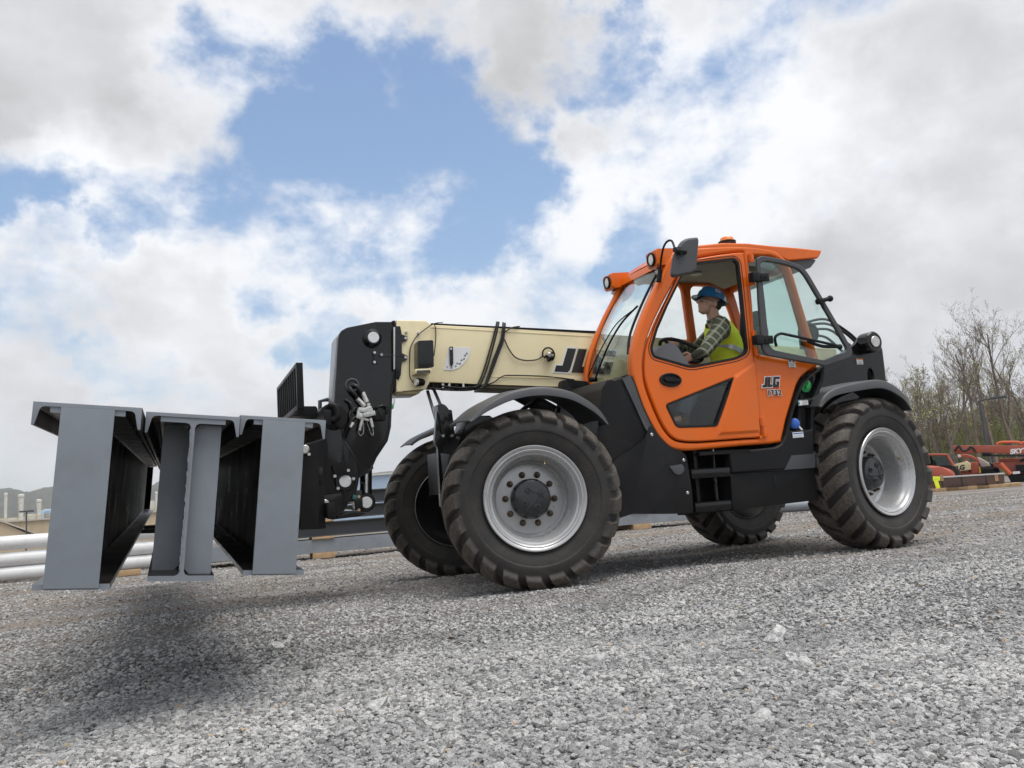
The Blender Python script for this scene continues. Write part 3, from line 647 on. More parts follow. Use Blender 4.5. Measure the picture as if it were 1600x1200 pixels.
# ---- fenders
def fender(Y0, Y1, path, th=.012, lip=.075, name='fender', flare=None, m=PLAST):
    "path in x,z ; Y0 outer edge, Y1 inner edge"
    pts = [(q.x, q.y) for q in cat([(a, b, 0) for a, b in path], 5)]; n = len(pts); mb = MB(); rows = []
    for i, (x, z) in enumerate(pts):
        a = pts[max(0, i-1)]; b_ = pts[min(n-1, i+1)]; t = Vector((b_[0]-a[0], b_[1]-a[1])).normalized(); nr = Vector((-t.y, t.x))
        if nr.y < 0: nr = -nr
        s = i/(n-1); lp = lip*(math.sin(math.pi*min(1, max(0, s*.92+.04)))**.6); o = Vector((x, z))
        sg = 1 if Y1 > Y0 else -1
        sec = [(Y0+sg*.012, -lp), (Y0, -lp+.004), (Y0+sg*.004, -.018), (Y0+sg*.014, -.004), (Y0+sg*.03, 0), ((Y0+Y1)/2, .012), (Y1, 0), (Y1, -th), ((Y0+Y1)/2, .012-th), (Y0+sg*.03, -th), (Y0+sg*.014, -.022), (Y0+sg*.014, -lp)]
        rows.append([(o.x+nr.x*h_, y, o.y+nr.y*h_) for y, h_ in sec])
    mb.grid(rows, closed=True); b = mb.bm; b.verts.ensure_lookup_table(); b.faces.new(b.verts[:12]); b.faces.new(b.verts[-12:][::-1])
    return B(mb, name, m, TH, 50)
fp = PP([(733, 656), (748, 641), (766, 627), (797.5, 611.5), (833.5, 604), (865, 604.5), (899, 613), (930, 632), (945, 648), (953, 662)], -1.30)
fender(-1.30, -.80, fp)
fp2 = [(x, z) for x, z in PP([(642, 694), (655, 683), (668, 676), (690, 666), (715, 657), (742, 650)], .84)]; fp2 = fp2+[(x+(.0), z) for x, z in [(.2, fp2[-1][1]+.02), (.5, fp2[-1][1]-.04), (.75, fp2[-1][1]-.2)]]
fender(.84, 1.30, fp2, lip=.05, m=PLASTD)
rp_ = PP([(1281, 634), (1288, 619), (1305, 606), (1340, 597), (1372, 592.5), (1391, 597), (1409, 609), (1420, 622), (1428, 640)], -1.30)
fender(-1.30, -.78, rp_, lip=.085)
fender(1.30, .78, rp_, lip=.05)
for X in (.15, 3.4):
    for s_ in (-1, 1):
        mb = MB(); mb.tube([(X-.15, s_*.45, 1.1), (X-.1, s_*.8, 1.42), (X-.05, s_*1.1, 1.52 if X > 1 else 1.50)], .02, 8); mb.tube([(X+.25, s_*.45, 1.1), (X+.22, s_*.9, 1.45)], .02, 8); B(mb, 'fender_bracket', BLACKM)
# ---- front chassis bracket, lamp box and tubes
mb = MB(); YB = -.45
mb.prism(rnd(PP([(683, 640), (706, 640), (712, 690), (712, 714), (705, 768), (694, 796), (689, 792), (684, 700), (679, 690)], YB), .01), YB, YB+.05, .006)
mb.prism(rnd(PP([(682, 636), (684, 632), (692, 631), (700, 640), (706, 672), (703, 680), (690, 680)], YB), .02), YB-.03, YB+.10, .01); fb = B(mb, 'front_bracket', BLACK)
mb = MB(); mb.prism(rnd(PP([(688, 708), (708, 711), (707, 755), (694, 765)], YB), .006), YB-.012, YB-.002, .004); B(mb, 'cover_plate', PLAST, fb)
for px, py in ((692, 681), (706, 681)): c = PV(px, py, YB-.02); mb = MB(); mb.cyl(c-Vector((0, .012, 0)), c+Vector((0, .03, 0)), .014, n=6); B(mb, 'bolt', STEEL, fb)
mb = MB(); mb.prism(rnd(PP([(724, 665), (727, 652), (735, 650), (764, 650), (768, 656), (766, 680), (728, 700), (716, 720), (712, 760), (700, 780), (712, 700)], -.62), .015), -.66, -.40, .02); B(mb, 'front_lamp_box', BLACK)
for a, b in (((668, 611), (690, 686)), ((678, 609), (700, 660))):
    mb = MB(); mb.cyl(PV(*a, .05), PV(*b, -.20), .015, n=14); B(mb, 'hydraulic_tube', mat('tube_grey', (.30, .31, .33), .3, .3))
mb = MB(); mb.cyl((.35, .06, 1.72), (1.55, .06, 1.05), .075, n=20); B(mb, 'lift_cylinder', BLACKM)

# ------------------------------------------------------------------ boom
BY0, BY1 = -.15, .27
bt = PP([(670, 507), (800, 514), (930, 521.5)], BY0); slopeT = (bt[2][1]-bt[0][1])/(bt[2][0]-bt[0][0])
xr = 4.1; bt.append((xr, bt[2][1]+slopeT*(xr-bt[2][0])-.02))
bb = PP([(668, 597), (747, 600), (897, 605)], BY0); sb = (bb[2][1]-bb[0][1])/(bb[2][0]-bb[0][0])
bb.append((xr, bb[2][1]+.0*sb*(xr-bb[2][0])))
mb = MB(); mb.prism(bt+bb[::-1], BY0, BY1, .012); bm_ = B(mb, 'boom', CREAM)
# weld fold lines along top and bottom
mb = MB(); a, b_ = PP([(672, 509.5), (925, 524)], BY0); mb.box(((a[0]+b_[0])/2, BY0-.001, (a[1]+b_[1])/2-.012), (b_[0]-a[0], .006, .007), (0, -math.atan2(b_[1]-a[1], b_[0]-a[0]), 0), .002)
a, b_ = PP([(750, 588), (897, 592)], BY0); mb.box(((a[0]+b_[0])/2, BY0-.001, (a[1]+b_[1])/2-.0), (b_[0]-a[0], .006, .007), (0, -math.atan2(b_[1]-a[1], b_[0]-a[0]), 0), .002); B(mb, 'weld_seam', CREAM, bm_)
col = PP([(619.5, 500), (665, 500.5), (673, 506), (673, 597), (668.5, 598), (667.5, 607), (661, 609.5), (632, 609), (630, 612.5), (619.5, 612.5)], BY0-.03)
mb = MB(); mb.prism(col, BY0-.03, BY1+.03, .010); mb.prism(PP([(622, 611), (661, 609), (657, 614), (622, 615)], BY0), BY0+.04, BY1-.04, .004); B(mb, 'boom_collar', CREAM)
mb = MB(); a = PP([(673, 505.5), (935, 518), (935, 520.5), (673, 508)], BY0+.05); mb.prism(a, BY0+.03, BY1-.05, .0); B(mb, 'top_cover_strip', BLACKM)
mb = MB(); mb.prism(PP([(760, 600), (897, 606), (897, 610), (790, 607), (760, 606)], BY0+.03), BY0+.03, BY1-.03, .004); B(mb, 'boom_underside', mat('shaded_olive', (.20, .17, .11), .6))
YS = BY0-.036
mb = MB(); mb.prism(rnd(PP([(613, 501), (618, 500), (620, 600), (614, 612)], YS), .004), BY0-.02, BY1+.02, .004); B(mb, 'wear_pad_frame', BLACKM)
sp_ = PP([(616, 510), (625, 510), (627, 523), (636, 526), (636, 532), (627, 535), (627, 552), (636, 556), (636, 562), (627, 566), (626, 586), (622, 594), (619, 592)], YS)
mb = MB(); mb.prism(sp_, YS-.012, YS+.004, .002); mp = B(mb, 'mounting_plate', BLACK)
mb = MB(); mb.prism(PP([(615, 511), (617.5, 511), (617.5, 577), (615, 577)], YS-.03), YS-.03, YS-.012, .003); B(mb, 'guide_strip', mat('pale_strip', (.55, .55, .52), .4), mp)
for px, py in ((633, 529), (633, 559), (635, 519), (654, 520)): c = PV(px, py, YS); mb = MB(); mb.cyl(c-Vector((0, .02, 0)), c+Vector((0, .01, 0)), .013, n=6, bev=.002); B(mb, 'bolt', STEEL, mp)
# sensor box
mb = MB(); mb.prism(rnd(PP([(652, 533), (676, 532), (677, 574), (652, 576)], YS-.10), .012), YS-.12, YS+.03, .012); sb_ = B(mb, 'sensor_box', BLACK)
mb = MB(); mb.prism(PP([(648, 577), (673, 576), (673, 583), (648, 584)], YS-.10), YS-.12, YS+.03, .004); B(mb, 'box_bracket', CREAM, sb_)
mb = MB(); mb.prism(PP([(651, 579), (672, 578), (672, 582), (651, 583)], YS-.12), YS-.128, YS-.118, .001); B(mb, 'label_strip', PLAST, sb_)
# work light on the collar
c = PV(651, 597, YS-.05); mb = MB(); mb.cyl(c, c+Vector((.07, .03, 0)), .038, .030, n=20, bev=.005); wl = B(mb, 'boom_light', BLACKM)
mb = MB(); mb.cyl(c+Vector((-.012, -.004, 0)), c+Vector((.004, 0, 0)), .032, n=20); B(mb, 'lens', LENS, wl)
# quarter-circle angle chart with pointer
YD = BY0-.004
o = P(703, 543, YD); r_ = P(735, 543, YD)[0]-o[0]
chart = PP([(703, 543), (736, 542.5)], YD); ax, az = chart[0]; cr = chart[1][0]-ax
arc = [(ax+cr*.98*math.cos(t), az-cr*1.08*math.sin(t)) for t in [R_(95)*i/14 for i in range(15)]]
lo = [(ax, az)]+arc; lo = [(x, z) for x, z in lo]
ch = panel('angle_chart', [PP([(701, 542.5), (735.5, 543), (735, 550), (731, 560), (725, 568), (717, 575), (707, 578.5), (693.5, 578)], YD)], YD, .003, DECALW, TH, 0)
for i, (px, py) in enumerate(((698, 573.5), (706, 575), (711.5, 572.5), (714.5, 568), (718.5, 568.5), (721, 563), (725, 561), (726.5, 555.5), (729.5, 552.5))):
    x, z = P(px, py, YD); s_ = ['-5', '0', '10', '20', '30', '40', '50', '60', '70'][i]
    me = text_mesh(s_, .019, 0, .0008, .0004); newobj('chart_number', me, DECALB, ch, 40, BODY @ Matrix.Translation((x, YD-.0025, z)) @ Matrix.Rotation(R_(90), 4, 'X') @ Matrix.Rotation(R_(-20+12*i), 4, 'Z'))
mb = MB(); mb.prism(PP([(701.5, 542), (707, 542), (707.5, 568), (705, 573.5), (702.5, 569)], YD), YD-.02, YD-.006, .003); B(mb, 'pointer', BLACK, ch)
c = PV(704.5, 545, YD-.02); mb = MB(); mb.cyl(c-Vector((0, .008, 0)), c+Vector((0, .02, 0)), .010, n=10); B(mb, 'bolt', STEEL, ch)
# hoses strapped over the boom
for pts in ([(776, 506), (770, 530), (757, 575), (747, 600), (742, 606)], [(779, 506), (774, 528), (761, 575), (750, 602)], [(786, 507), (783, 530), (770, 565), (758, 600), (750, 607)], [(789, 508), (786, 533), (778, 555), (764, 592), (758, 604)], [(788, 520), (780, 545), (766, 580), (760, 600)]):
    mb = MB(); mb.tube([PV(pts[0][0], pts[0][1]+1, BY0+.25), PV(pts[0][0], pts[0][1]-2, BY0+.05), PV(*pts[0], BY0-.02)]+[PV(a, b, BY0-.03) for a, b in pts[1:]], .0085, 8); B(mb, 'hydraulic_hose', HOSE)
def wire(pts, Y=BY0-.02, r=.0045, nm='cable'):
    mb = MB(); mb.tube([PV(a, b, Y) for a, b in pts], r, 6); B(mb, nm, HOSE)
wire([(640, 565), (641, 545), (650, 527), (665, 514), (679, 505.5), (692, 504)], YS-.015); wire([(679, 506), (681, 520), (680, 540), (678, 556)]); wire([(641, 545), (640, 570), (641, 590), (648, 600)], YS-.02)
wire([(788, 530), (795, 545), (805, 558), (820, 563), (838, 562), (847, 557)], r=.006); wire([(790, 518), (800, 512), (812, 510)], r=.007)
wire([(752, 603), (770, 598), (785, 588), (800, 586.5), (850, 588), (897, 593)], r=.006); wire([(595, 554), (612, 554.5), (634, 556)], YS-.03, .002)
# plug light on the boom side
c = PV(857, 554, BY0-.03); mb = MB(); mb.tube([c+Vector((.06*math.cos(t), 0, .065*math.sin(t))) for t in [R_(-60+24*i) for i in range(12)]], .008, 8); mb.tube([c+Vector((-.05, 0, -.03)), c+Vector((0, -.02, 0)), c+Vector((.05, 0, .02))], .012, 8); mb.cyl(c+Vector((-.02, -.02, -.05)), c+Vector((.03, -.02, -.03)), .025, n=12); pl = B(mb, 'cable_coil', BLACKM)
mb = MB(); mb.cyl(c+Vector((-.01, -.05, -.01)), c+Vector((-.005, 0, -.005)), .022, n=14, bev=.004); B(mb, 'connector', STEEL, pl)
# valves slung below the boom
mb = MB(); mb.prism(PP([(669, 599), (747, 602), (745, 606), (672, 606)], BY0+.05), BY0+.05, BY0+.2, .004)
for px, h_ in ((677, 8), (692, 9), (702, 9), (712, 10), (724, 10), (733, 7)): c = PV(px, 604, BY0+.03); mb.cyl(c+Vector((0, 0, .02)), c+Vector((0, 0, -.004*h_)), .018, n=12, bev=.003)
mb.tube([PV(670, 606, BY0+.03), PV(700, 609, BY0), PV(735, 609, BY0), PV(752, 603, BY0-.02)], .01, 8); mb.tube([PV(690, 603, BY0), PV(720, 606, BY0-.02), PV(745, 604, BY0-.02)], .008, 8)
vb = B(mb, 'valve_block', BLACKM)
for px in (692, 702, 724): c = PV(px, 603, BY0+.01); mb = MB(); mb.cyl(c+Vector((0, 0, .02)), c+Vector((0, 0, -.022)), .014, n=10, bev=.003); B(mb, 'fitting', STEEL, vb)
# big lettering on the boom
Yl = BY0-.004; x0, z0 = P(866, 580.5, Yl); 
lo = logo_loops(.225, x0, z0, .40, -.06, 1.32); a = panel('brand_backing', lo, Yl, .003, DECALW, TH, 0, off=.014); panel('brand_lettering', lo, Yl-.003, .003, DECALB, a, 0)

# ------------------------------------------------------------------ boom head
HY0, HY1 = -.17, .20
hd = PP([(529, 524), (533, 517), (542, 512), (587, 503), (617, 503), (617, 578), (612, 600), (608.5, 667), (604, 686), (596, 700), (588, 714), (578, 728), (571, 741), (552, 752), (530, 742), (520, 690), (524, 610)], HY0)
mb = MB(); mb.prism(rnd(hd, .012), HY0, HY1, .006); bh = B(mb, 'boom_head', BLACK)
mb = MB(); mb.prism(PP([(526, 527), (530, 526), (524, 610), (520, 655), (516.5, 655), (520, 600)], HY0+.02), HY0+.02, HY0+.20, .002); B(mb, 'front_sky_sheen', mat('sky_sheen_grey', (.33, .34, .36), .3), bh)  # pale strip painting the sky's reflection on the black head's front face
mb = MB(); e_ = PP([(612, 600), (614, 600), (611, 667), (606, 689), (578, 731), (574, 729), (602, 686), (608, 666)], HY0-.012); mb.prism(e_, HY0-.014, HY0+.02, .003); B(mb, 'edge_rib', BLACK, bh)
for px, py, r1, r2 in ((581.5, 529, .078, .048),):
    c = PV(px, py, HY0); mb = MB(); mb.cyl(c-Vector((0, .05, 0)), c+Vector((0, .02, 0)), r1, n=32, bev=.02); q = B(mb, 'pin_boss', BLACK, bh)
    mb = MB(); mb.cyl(c-Vector((0, .062, 0)), c-Vector((0, .03, 0)), r2, n=28, bev=.003); B(mb, 'pivot_pin', WHITE, bh)
mb = MB(); mb.prism(rnd(PP([(583, 549), (590, 550), (589, 568), (583, 567)], HY0), .005), HY0-.02, HY0, .003); B(mb, 'small_bracket', BLACK, bh)
for px, py in ((585, 551), (585, 566), (596, 554.5)): c = PV(px, py, HY0-.02); mb = MB(); mb.cyl(c-Vector((0, .012, 0)), c+Vector((0, .02, 0)), .012, n=8); B(mb, 'bolt', STEEL, bh)
c = PV(550, 602, HY0); mb = MB(); mb.lathe([(.062, 0), (.062, .012), (.048, .016), (.040, .006)], Matrix.Translation(c) @ Matrix.Rotation(R_(90), 4, 'X'), 28); B(mb, 'hose_grommet', PLAST, bh)
for pts, r in (([(548, 602), (556, 603), (563, 611), (568, 620)], .016), ([(546, 604), (549, 610), (556, 618), (562, 628)], .016), ([(566, 646), (555, 652), (545, 663), (538, 680), (536, 692)], .010), ([(568, 650), (558, 656), (548, 667), (541, 684)], .009), ([(540, 625), (548, 630), (551, 640), (560, 645)], .010), ([(606, 636), (598, 634), (590, 636), (585, 640)], .009), ([(552, 636), (546, 648), (549, 660)], .009), ([(538, 690), (548, 705), (558, 725), (559, 750), (555, 770)], .008), ([(561, 635), (552, 640), (548, 650), (545, 660)], .009), ([(597, 632), (592, 640), (596, 650)], .008)):
    mb = MB(); mb.tube([PV(a, b, HY0-.03-(.03 if i in (1, 2) else 0)) for i, (a, b) in enumerate(pts)], r, 10); B(mb, 'hydraulic_hose', HOSE)
FIT = mat('pale_fittings', (.55, .55, .52), .3, .6, 0, .25, 30)
mb = MB(); Yq = HY0-.06
for a, b in (((567, 619), (573, 632)), ((560, 627), (570, 637))): mb.cyl(PV(*a, Yq+.01), PV(*b, Yq), .017, n=14, bev=.003)
mb.box(PV(570, 642, Yq), (.10, .05, .035), (0, .1, 0), .006); mb.box(PV(575, 647, Yq-.01), (.085, .05, .035), (0, -.2, 0), .006); mb.box(PV(565, 650, Yq), (.05, .05, .045), (0, .3, 0), .006)
for a, b in (((575, 633), (574, 650)), ((563, 640), (560, 652)), ((567, 652), (563, 668)), ((577, 652), (580, 664)), ((571, 640), (579, 638)), ((555, 658), (551, 664)), ((565, 652), (575, 655))): mb.cyl(PV(*a, Yq-.01), PV(*b, Yq-.02), .014, .010, n=10, bev=.002)
mb.tube([PV(561, 668, Yq), PV(564, 674, Yq), PV(568, 670, Yq), PV(568, 655, Yq)], .0028, 6); mb.tube([PV(572, 655, Yq), PV(578, 672, Yq), PV(581, 672, Yq), PV(579, 660, Yq)], .0028, 6)
cc_ = PV(569, 645, Yq); bmesh.ops.transform(mb.bm, matrix=Matrix.Translation(cc_) @ Matrix.Scale(1.22, 4) @ Matrix.Translation(-cc_), verts=mb.bm.verts[:]); B(mb, 'coupling_cluster', FIT)
mb = MB(); mb.box(PV(592, 649, HY0-.03), (.10, .06, .09), bev=.01); mb.box(PV(604, 641, HY0-.03), (.025, .04, .06), bev=.005); B(mb, 'coupling_bracket', BLACKM)
mb = MB(); mb.tube([PV(612, 618, HY0), PV(616, 622, HY0), PV(615, 632, HY0), PV(611, 633, HY0)], .006, 8); B(mb, 'hook', STEEL)
mb = MB(); mb.sphere(PV(612.5, 635, HY0), .017, 10, 8, (1, .6, 1.5)); B(mb, 'hook_tip', GREEN)
# ---- tilt cylinder
Yt = .0
mb = MB(); mb.cyl(PV(563, 690, Yt), PV(570, 735, Yt), .075, n=24); mb.prism(rnd(PP([(560, 728), (592, 700), (591, 708), (578, 738), (562, 745)], -.1), .01), -.12, .12, .01); tc = B(mb, 'tilt_cylinder', BLACK)
mb = MB(); mb.cyl(PV(572, 725, Yt), PV(571.5, 774, Yt), .052, n=24); B(mb, 'chrome_rod', CHROME, tc)
c = PV(572, 785, -.12); mb = MB(); mb.cyl(c, c+Vector((0, .24, 0)), .082, n=30, bev=.01); B(mb, 'rod_eye', BLACK, tc)
mb = MB(); mb.cyl(c-Vector((0, .03, 0)), c, .048, n=24, bev=.003); B(mb, 'pivot_pin', WHITE, tc)
mb = MB(); mb.box(PV(560, 785, -.15), (.065, .05, .20), bev=.006); lp = B(mb, 'lock_plate', BLACK, tc)
for py in (776, 797): c = PV(560.5, py, -.175); mb = MB(); mb.cyl(c-Vector((0, .012, 0)), c+Vector((0, .01, 0)), .013, n=6); B(mb, 'bolt', mat('copper_bolt', (.65, .45, .30), .3, .9), tc)
# ---- quick coupler
CY0, CY1 = -.30, .42
cp = PP([(500, 656), (508, 652), (530, 664), (536, 690), (545, 702), (558, 725), (560, 745), (556, 770), (545, 785), (537, 800), (500, 805), (500, 700)], CY0)
mb = MB()
mb.prism(rnd(cp, .02), CY0, CY0+.05, .008); mb.prism(rnd(cp, .02), CY1-.05, CY1, .008); mb.box(((P(525, 770, 0)[0]), .06, P(525, 770, 0)[1]), (.22, .60, .16), bev=.01)
mb.prism(PP([(540, 799), (556, 797), (572, 802), (560, 807), (520, 812)], CY0+.06), CY0+.05, CY1-.05, .005)
qc = B(mb, 'quick_coupler', BLACK)
c = PV(521, 652, CY0); mb = MB(); mb.cyl(c+Vector((0, .0, 0)), c+Vector((0, .6, 0)), .12, n=30, bev=.01); B(mb, 'top_tube', BLACKM, qc)
mb = MB(); mb.tube([PV(513, 632, CY0-.04), PV(524, 636, CY0-.05), PV(527, 650, CY0-.05), PV(520, 657, CY0-.04)], .030, 12); B(mb, 'latch_hook', PLASTD, qc)
c = PV(538.5, 752, CY0); mb = MB(); mb.cyl(c-Vector((0, .022, 0)), c+Vector((0, .01, 0)), .085, n=30, bev=.008); B(mb, 'pin_boss', BLACK, qc)
mb = MB(); mb.cyl(c-Vector((0, .034, 0)), c, .050, n=28, bev=.003); B(mb, 'pivot_pin', WHITE, qc)
mb = MB(); mb.prism(rnd(PP([(517, 728), (537, 720), (543, 722), (546, 733), (545, 741), (524, 746)], CY0), .012), CY0-.045, CY0, .01); B(mb, 'cover_plate', BLACKM, qc)
for px, py in ((523, 744), (544, 735), (528, 763), (552, 748)): c = PV(px, py, CY0-.045); mb = MB(); mb.cyl(c-Vector((0, .012, 0)), c+Vector((0, .03, 0)), .014, n=6); B(mb, 'bolt', STEEL, qc)
mb = MB(); mb.prism(rnd(PP([(496, 775), (531, 770), (532, 806), (525, 806), (496, 794)], CY0), .008), CY0-.09, CY0-.005, .008); lb = B(mb, 'lower_lug', BLACK, qc)
c = PV(507, 788, CY0-.09); mb = MB(); mb.cyl(c-Vector((0, .03, 0)), c+Vector((0, .02, 0)), .038, n=22, bev=.005); B(mb, 'lug_pin', STEEL, qc)
c = PV(554, 777, CY0-.02); mb = MB(); mb.box(c, (.035, .03, .035), (0, .4, 0), .006); B(mb, 'grease_cap', mat('teal_cap', (.03, .12, .11), .4), qc)
# ---- fork carriage, forks, load backrest
mb = MB(); cx0, cz1 = P(475, 655, -.55); 
cpl = PP([(462, 660), (495, 655), (498, 700), (497, 826), (470, 828)], -.60)
mb.prism(rnd(cpl, .01), -.62, -.52, .008); mb.box((-1.50, .1, 1.46), (.06, 1.5, .12), bev=.01); mb.box((-1.50, .1, .74), (.06, 1.5, .12), bev=.01)
mb.prism(rnd(PP([(497, 660), (505, 658), (512, 700), (514, 745), (502, 790), (497, 800)], -.45), .01), -.47, -.40, .004)
for y in (-.05, .30, .85): mb.box((-1.49, y, 1.10), (.05, .06, .72), bev=.006)
cr = B(mb, 'fork_carriage', BLACKM)
mb = MB(); mb.prism(rnd(PP([(498, 729), (504, 731), (503, 754), (498, 753)], -.49), .006), -.50, -.47, .002); B(mb, 'keeper_plate', BLACK, cr)
c = PV(476, 702, -.66); mb = MB(); mb.cyl(c-Vector((0, .02, 0)), c+Vector((0, .06, 0)), .035, n=20, bev=.008); mb.cyl(c+Vector((.03, -.02, -.04)), c+Vector((.03, .03, -.04)), .012, n=10); B(mb, 'fork_pin', FIT, cr)
for y in (-.40, .62):
    mb = MB(); mb.prism([(-1.52, .60), (-1.52, 1.40), (-1.58, 1.40), (-1.60, .68), (-2.9, .70), (-2.9, .675), (-1.60, .60)], y-.075, y+.075, .006); B(mb, 'fork', BLACKM, TH)
mb = MB(); YK = -.68
for i, X in enumerate(np.linspace(0, 1, 1)): pass
x_, z_b = P(474, 640, YK); _, z_t = P(470, 567, YK)
for k in range(11):
    y = YK+k*.15; xx = x_-.02; mb.box((xx, y+.0, (z_b+z_t)/2), (.05, .016 if k else .045, z_t-z_b-.01), bev=.003)
mb.box((x_-.02, YK+.76, z_t-.015), (.052, 1.56, .03), bev=.004); mb.box((x_-.02, YK+.76, z_b+.02), (.05, 1.55, .04), bev=.004); mb.box((x_-.02, YK+1.53, (z_b+z_t)/2), (.05, .05, z_t-z_b), bev=.003); B(mb, 'load_backrest', BLACKM, TH)
mb = MB(); mb.prism(rnd(PP([(457, 650), (457, 639), (462, 635), (494, 635), (496, 640), (496, 652)], -.2), .01), -.22, .35, .01); B(mb, 'carriage_top', BLACKM, TH)
mb = MB(); mb.tube([PV(500, 652, .1), PV(500, 627, .1), PV(511, 624.5, .1), PV(522, 625, .1)], .018, 8, smooth=False); B(mb, 'guard_loop', PLAST, TH)

# ================================================================== STEEL BEAMS ON THE FORKS
dY = ray(262, 757).normalized()
bx = (BODY.to_3x3() @ Vector((math.cos(R_(5.4)), 0, -math.sin(R_(5.4))))); bx = (bx-dY*bx.dot(dY)).normalized(); bz_ = bx.cross(dY)
def beam(px, py, Y, label, plate, ln=8.3):
    o = BODY @ PV(px, py, Y); W = .310; FW = .214; H = .575; off = (W-FW)/2; c = W/2
    M = Matrix((bx, dY, bz_)).transposed().to_4x4(); M.translation = o
    root = empty('steel_beam', label, 'steel beam', (0, 0, 0), 0, 'steel beams carried on the forks')
    root.location = o + M.to_3x3() @ Vector((c, 0, -H)); root.rotation_euler = M.to_euler()
    def fin(mb, nm, mats, par, sm=25):
        me = mb.mesh(nm); me.transform(Matrix.Translation((-c, 0, H)))
        ob = newobj(nm, me, mats, par, sm)
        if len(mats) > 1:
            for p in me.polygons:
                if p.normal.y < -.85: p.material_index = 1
        return ob
    # I section with fillets
    t = .018; tw = .013; z1 = -.013; z0 = -H
    sec = [(off, z1), (off+FW, z1), (off+FW, z1-t), (c+tw/2+.016, z1-t), (c+tw/2+.005, z1-t-.005), (c+tw/2, z1-t-.018), (c+tw/2, z0+t+.018), (c+tw/2+.005, z0+t+.005), (c+tw/2+.016, z0+t), (off+FW, z0+t), (off+FW, z0), (off, z0), (off, z0+t), (c-tw/2-.016, z0+t), (c-tw/2-.005, z0+t+.005), (c-tw/2, z0+t+.018), (c-tw/2, z1-t-.018), (c-tw/2-.005, z1-t-.005), (c-tw/2-.016, z1-t), (off, z1-t)]
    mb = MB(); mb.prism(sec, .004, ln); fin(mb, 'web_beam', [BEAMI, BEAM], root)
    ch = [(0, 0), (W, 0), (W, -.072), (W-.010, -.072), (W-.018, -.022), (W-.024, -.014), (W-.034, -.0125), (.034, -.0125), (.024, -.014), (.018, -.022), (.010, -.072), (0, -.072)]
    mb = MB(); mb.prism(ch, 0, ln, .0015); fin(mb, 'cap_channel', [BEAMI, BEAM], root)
    if plate:
        mb = MB(); pw = .152; mb.prism([(c-pw/2, z1-.001), (c+pw/2, z1-.001), (c+pw/2, z0+.006), (c-pw/2, z0+.006)], -.012, .0035, .0012); fin(mb, 'end_plate', [BEAM], root)
    else:
        for s in (-1, 1):
            pw = FW/2-.012; mb = MB(); a = c+s*tw/2
            mb.prism([(a+s*.0, z1-t-.018), (a+s*.018, z1-t-.001), (a+s*(pw-.004), z1-t-.001), (a+s*(pw-.004), z0+t+.001), (a+s*.018, z0+t+.001), (a, z0+t+.02)], .055+(.14 if s < 0 else 0), .067+(.14 if s < 0 else 0), .001); fin(mb, 'stiffener', [BEAM], root)
        # rough weld bead down the web
        mb = MB(); rr = random.Random(4); pts = [(c-tw/2+rr.uniform(-.002, .002), .002, z1-t-.02-k*.008) for k in range(62)]; mb.tube(pts, .003, 5, smooth=False, radii=[rr.uniform(.0018, .0042) for _ in pts]); fin(mb, 'weld_bead', [BEAM], root)
        mb = MB(); mb.prism([(.020, -.0135), (off-.003, -.0135), (off-.003, -.018), (.022, -.018)], .02, 4.5); stp = fin(mb, 'rust_strip', [mat('tan_rust', (.22, .15, .09), .8, dirt=(.1, .06, .04), damt=.5, dscale=12)], root)
        mb = MB(); 
        for k in range(40): mb.box((.036, .06+.10*k, -.021), (.012, .018, .008), bev=.002)
        fin(mb, 'bolt_row', [BEAMI], stp)
    mb = MB(); mb.prism([(c-.07, z1-t-.002), (c+.07, z1-t-.002), (c+.07, z0+t+.002), (c-.07, z0+t+.002)], ln-.02, ln-.008); fin(mb, 'end_stiffener', [BEAMI], root)
    return root
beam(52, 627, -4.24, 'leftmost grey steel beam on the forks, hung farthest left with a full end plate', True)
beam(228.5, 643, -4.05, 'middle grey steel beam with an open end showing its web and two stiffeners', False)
beam(376, 648.5, -3.99, 'grey steel beam with a full end plate nearest the black boom head', True)

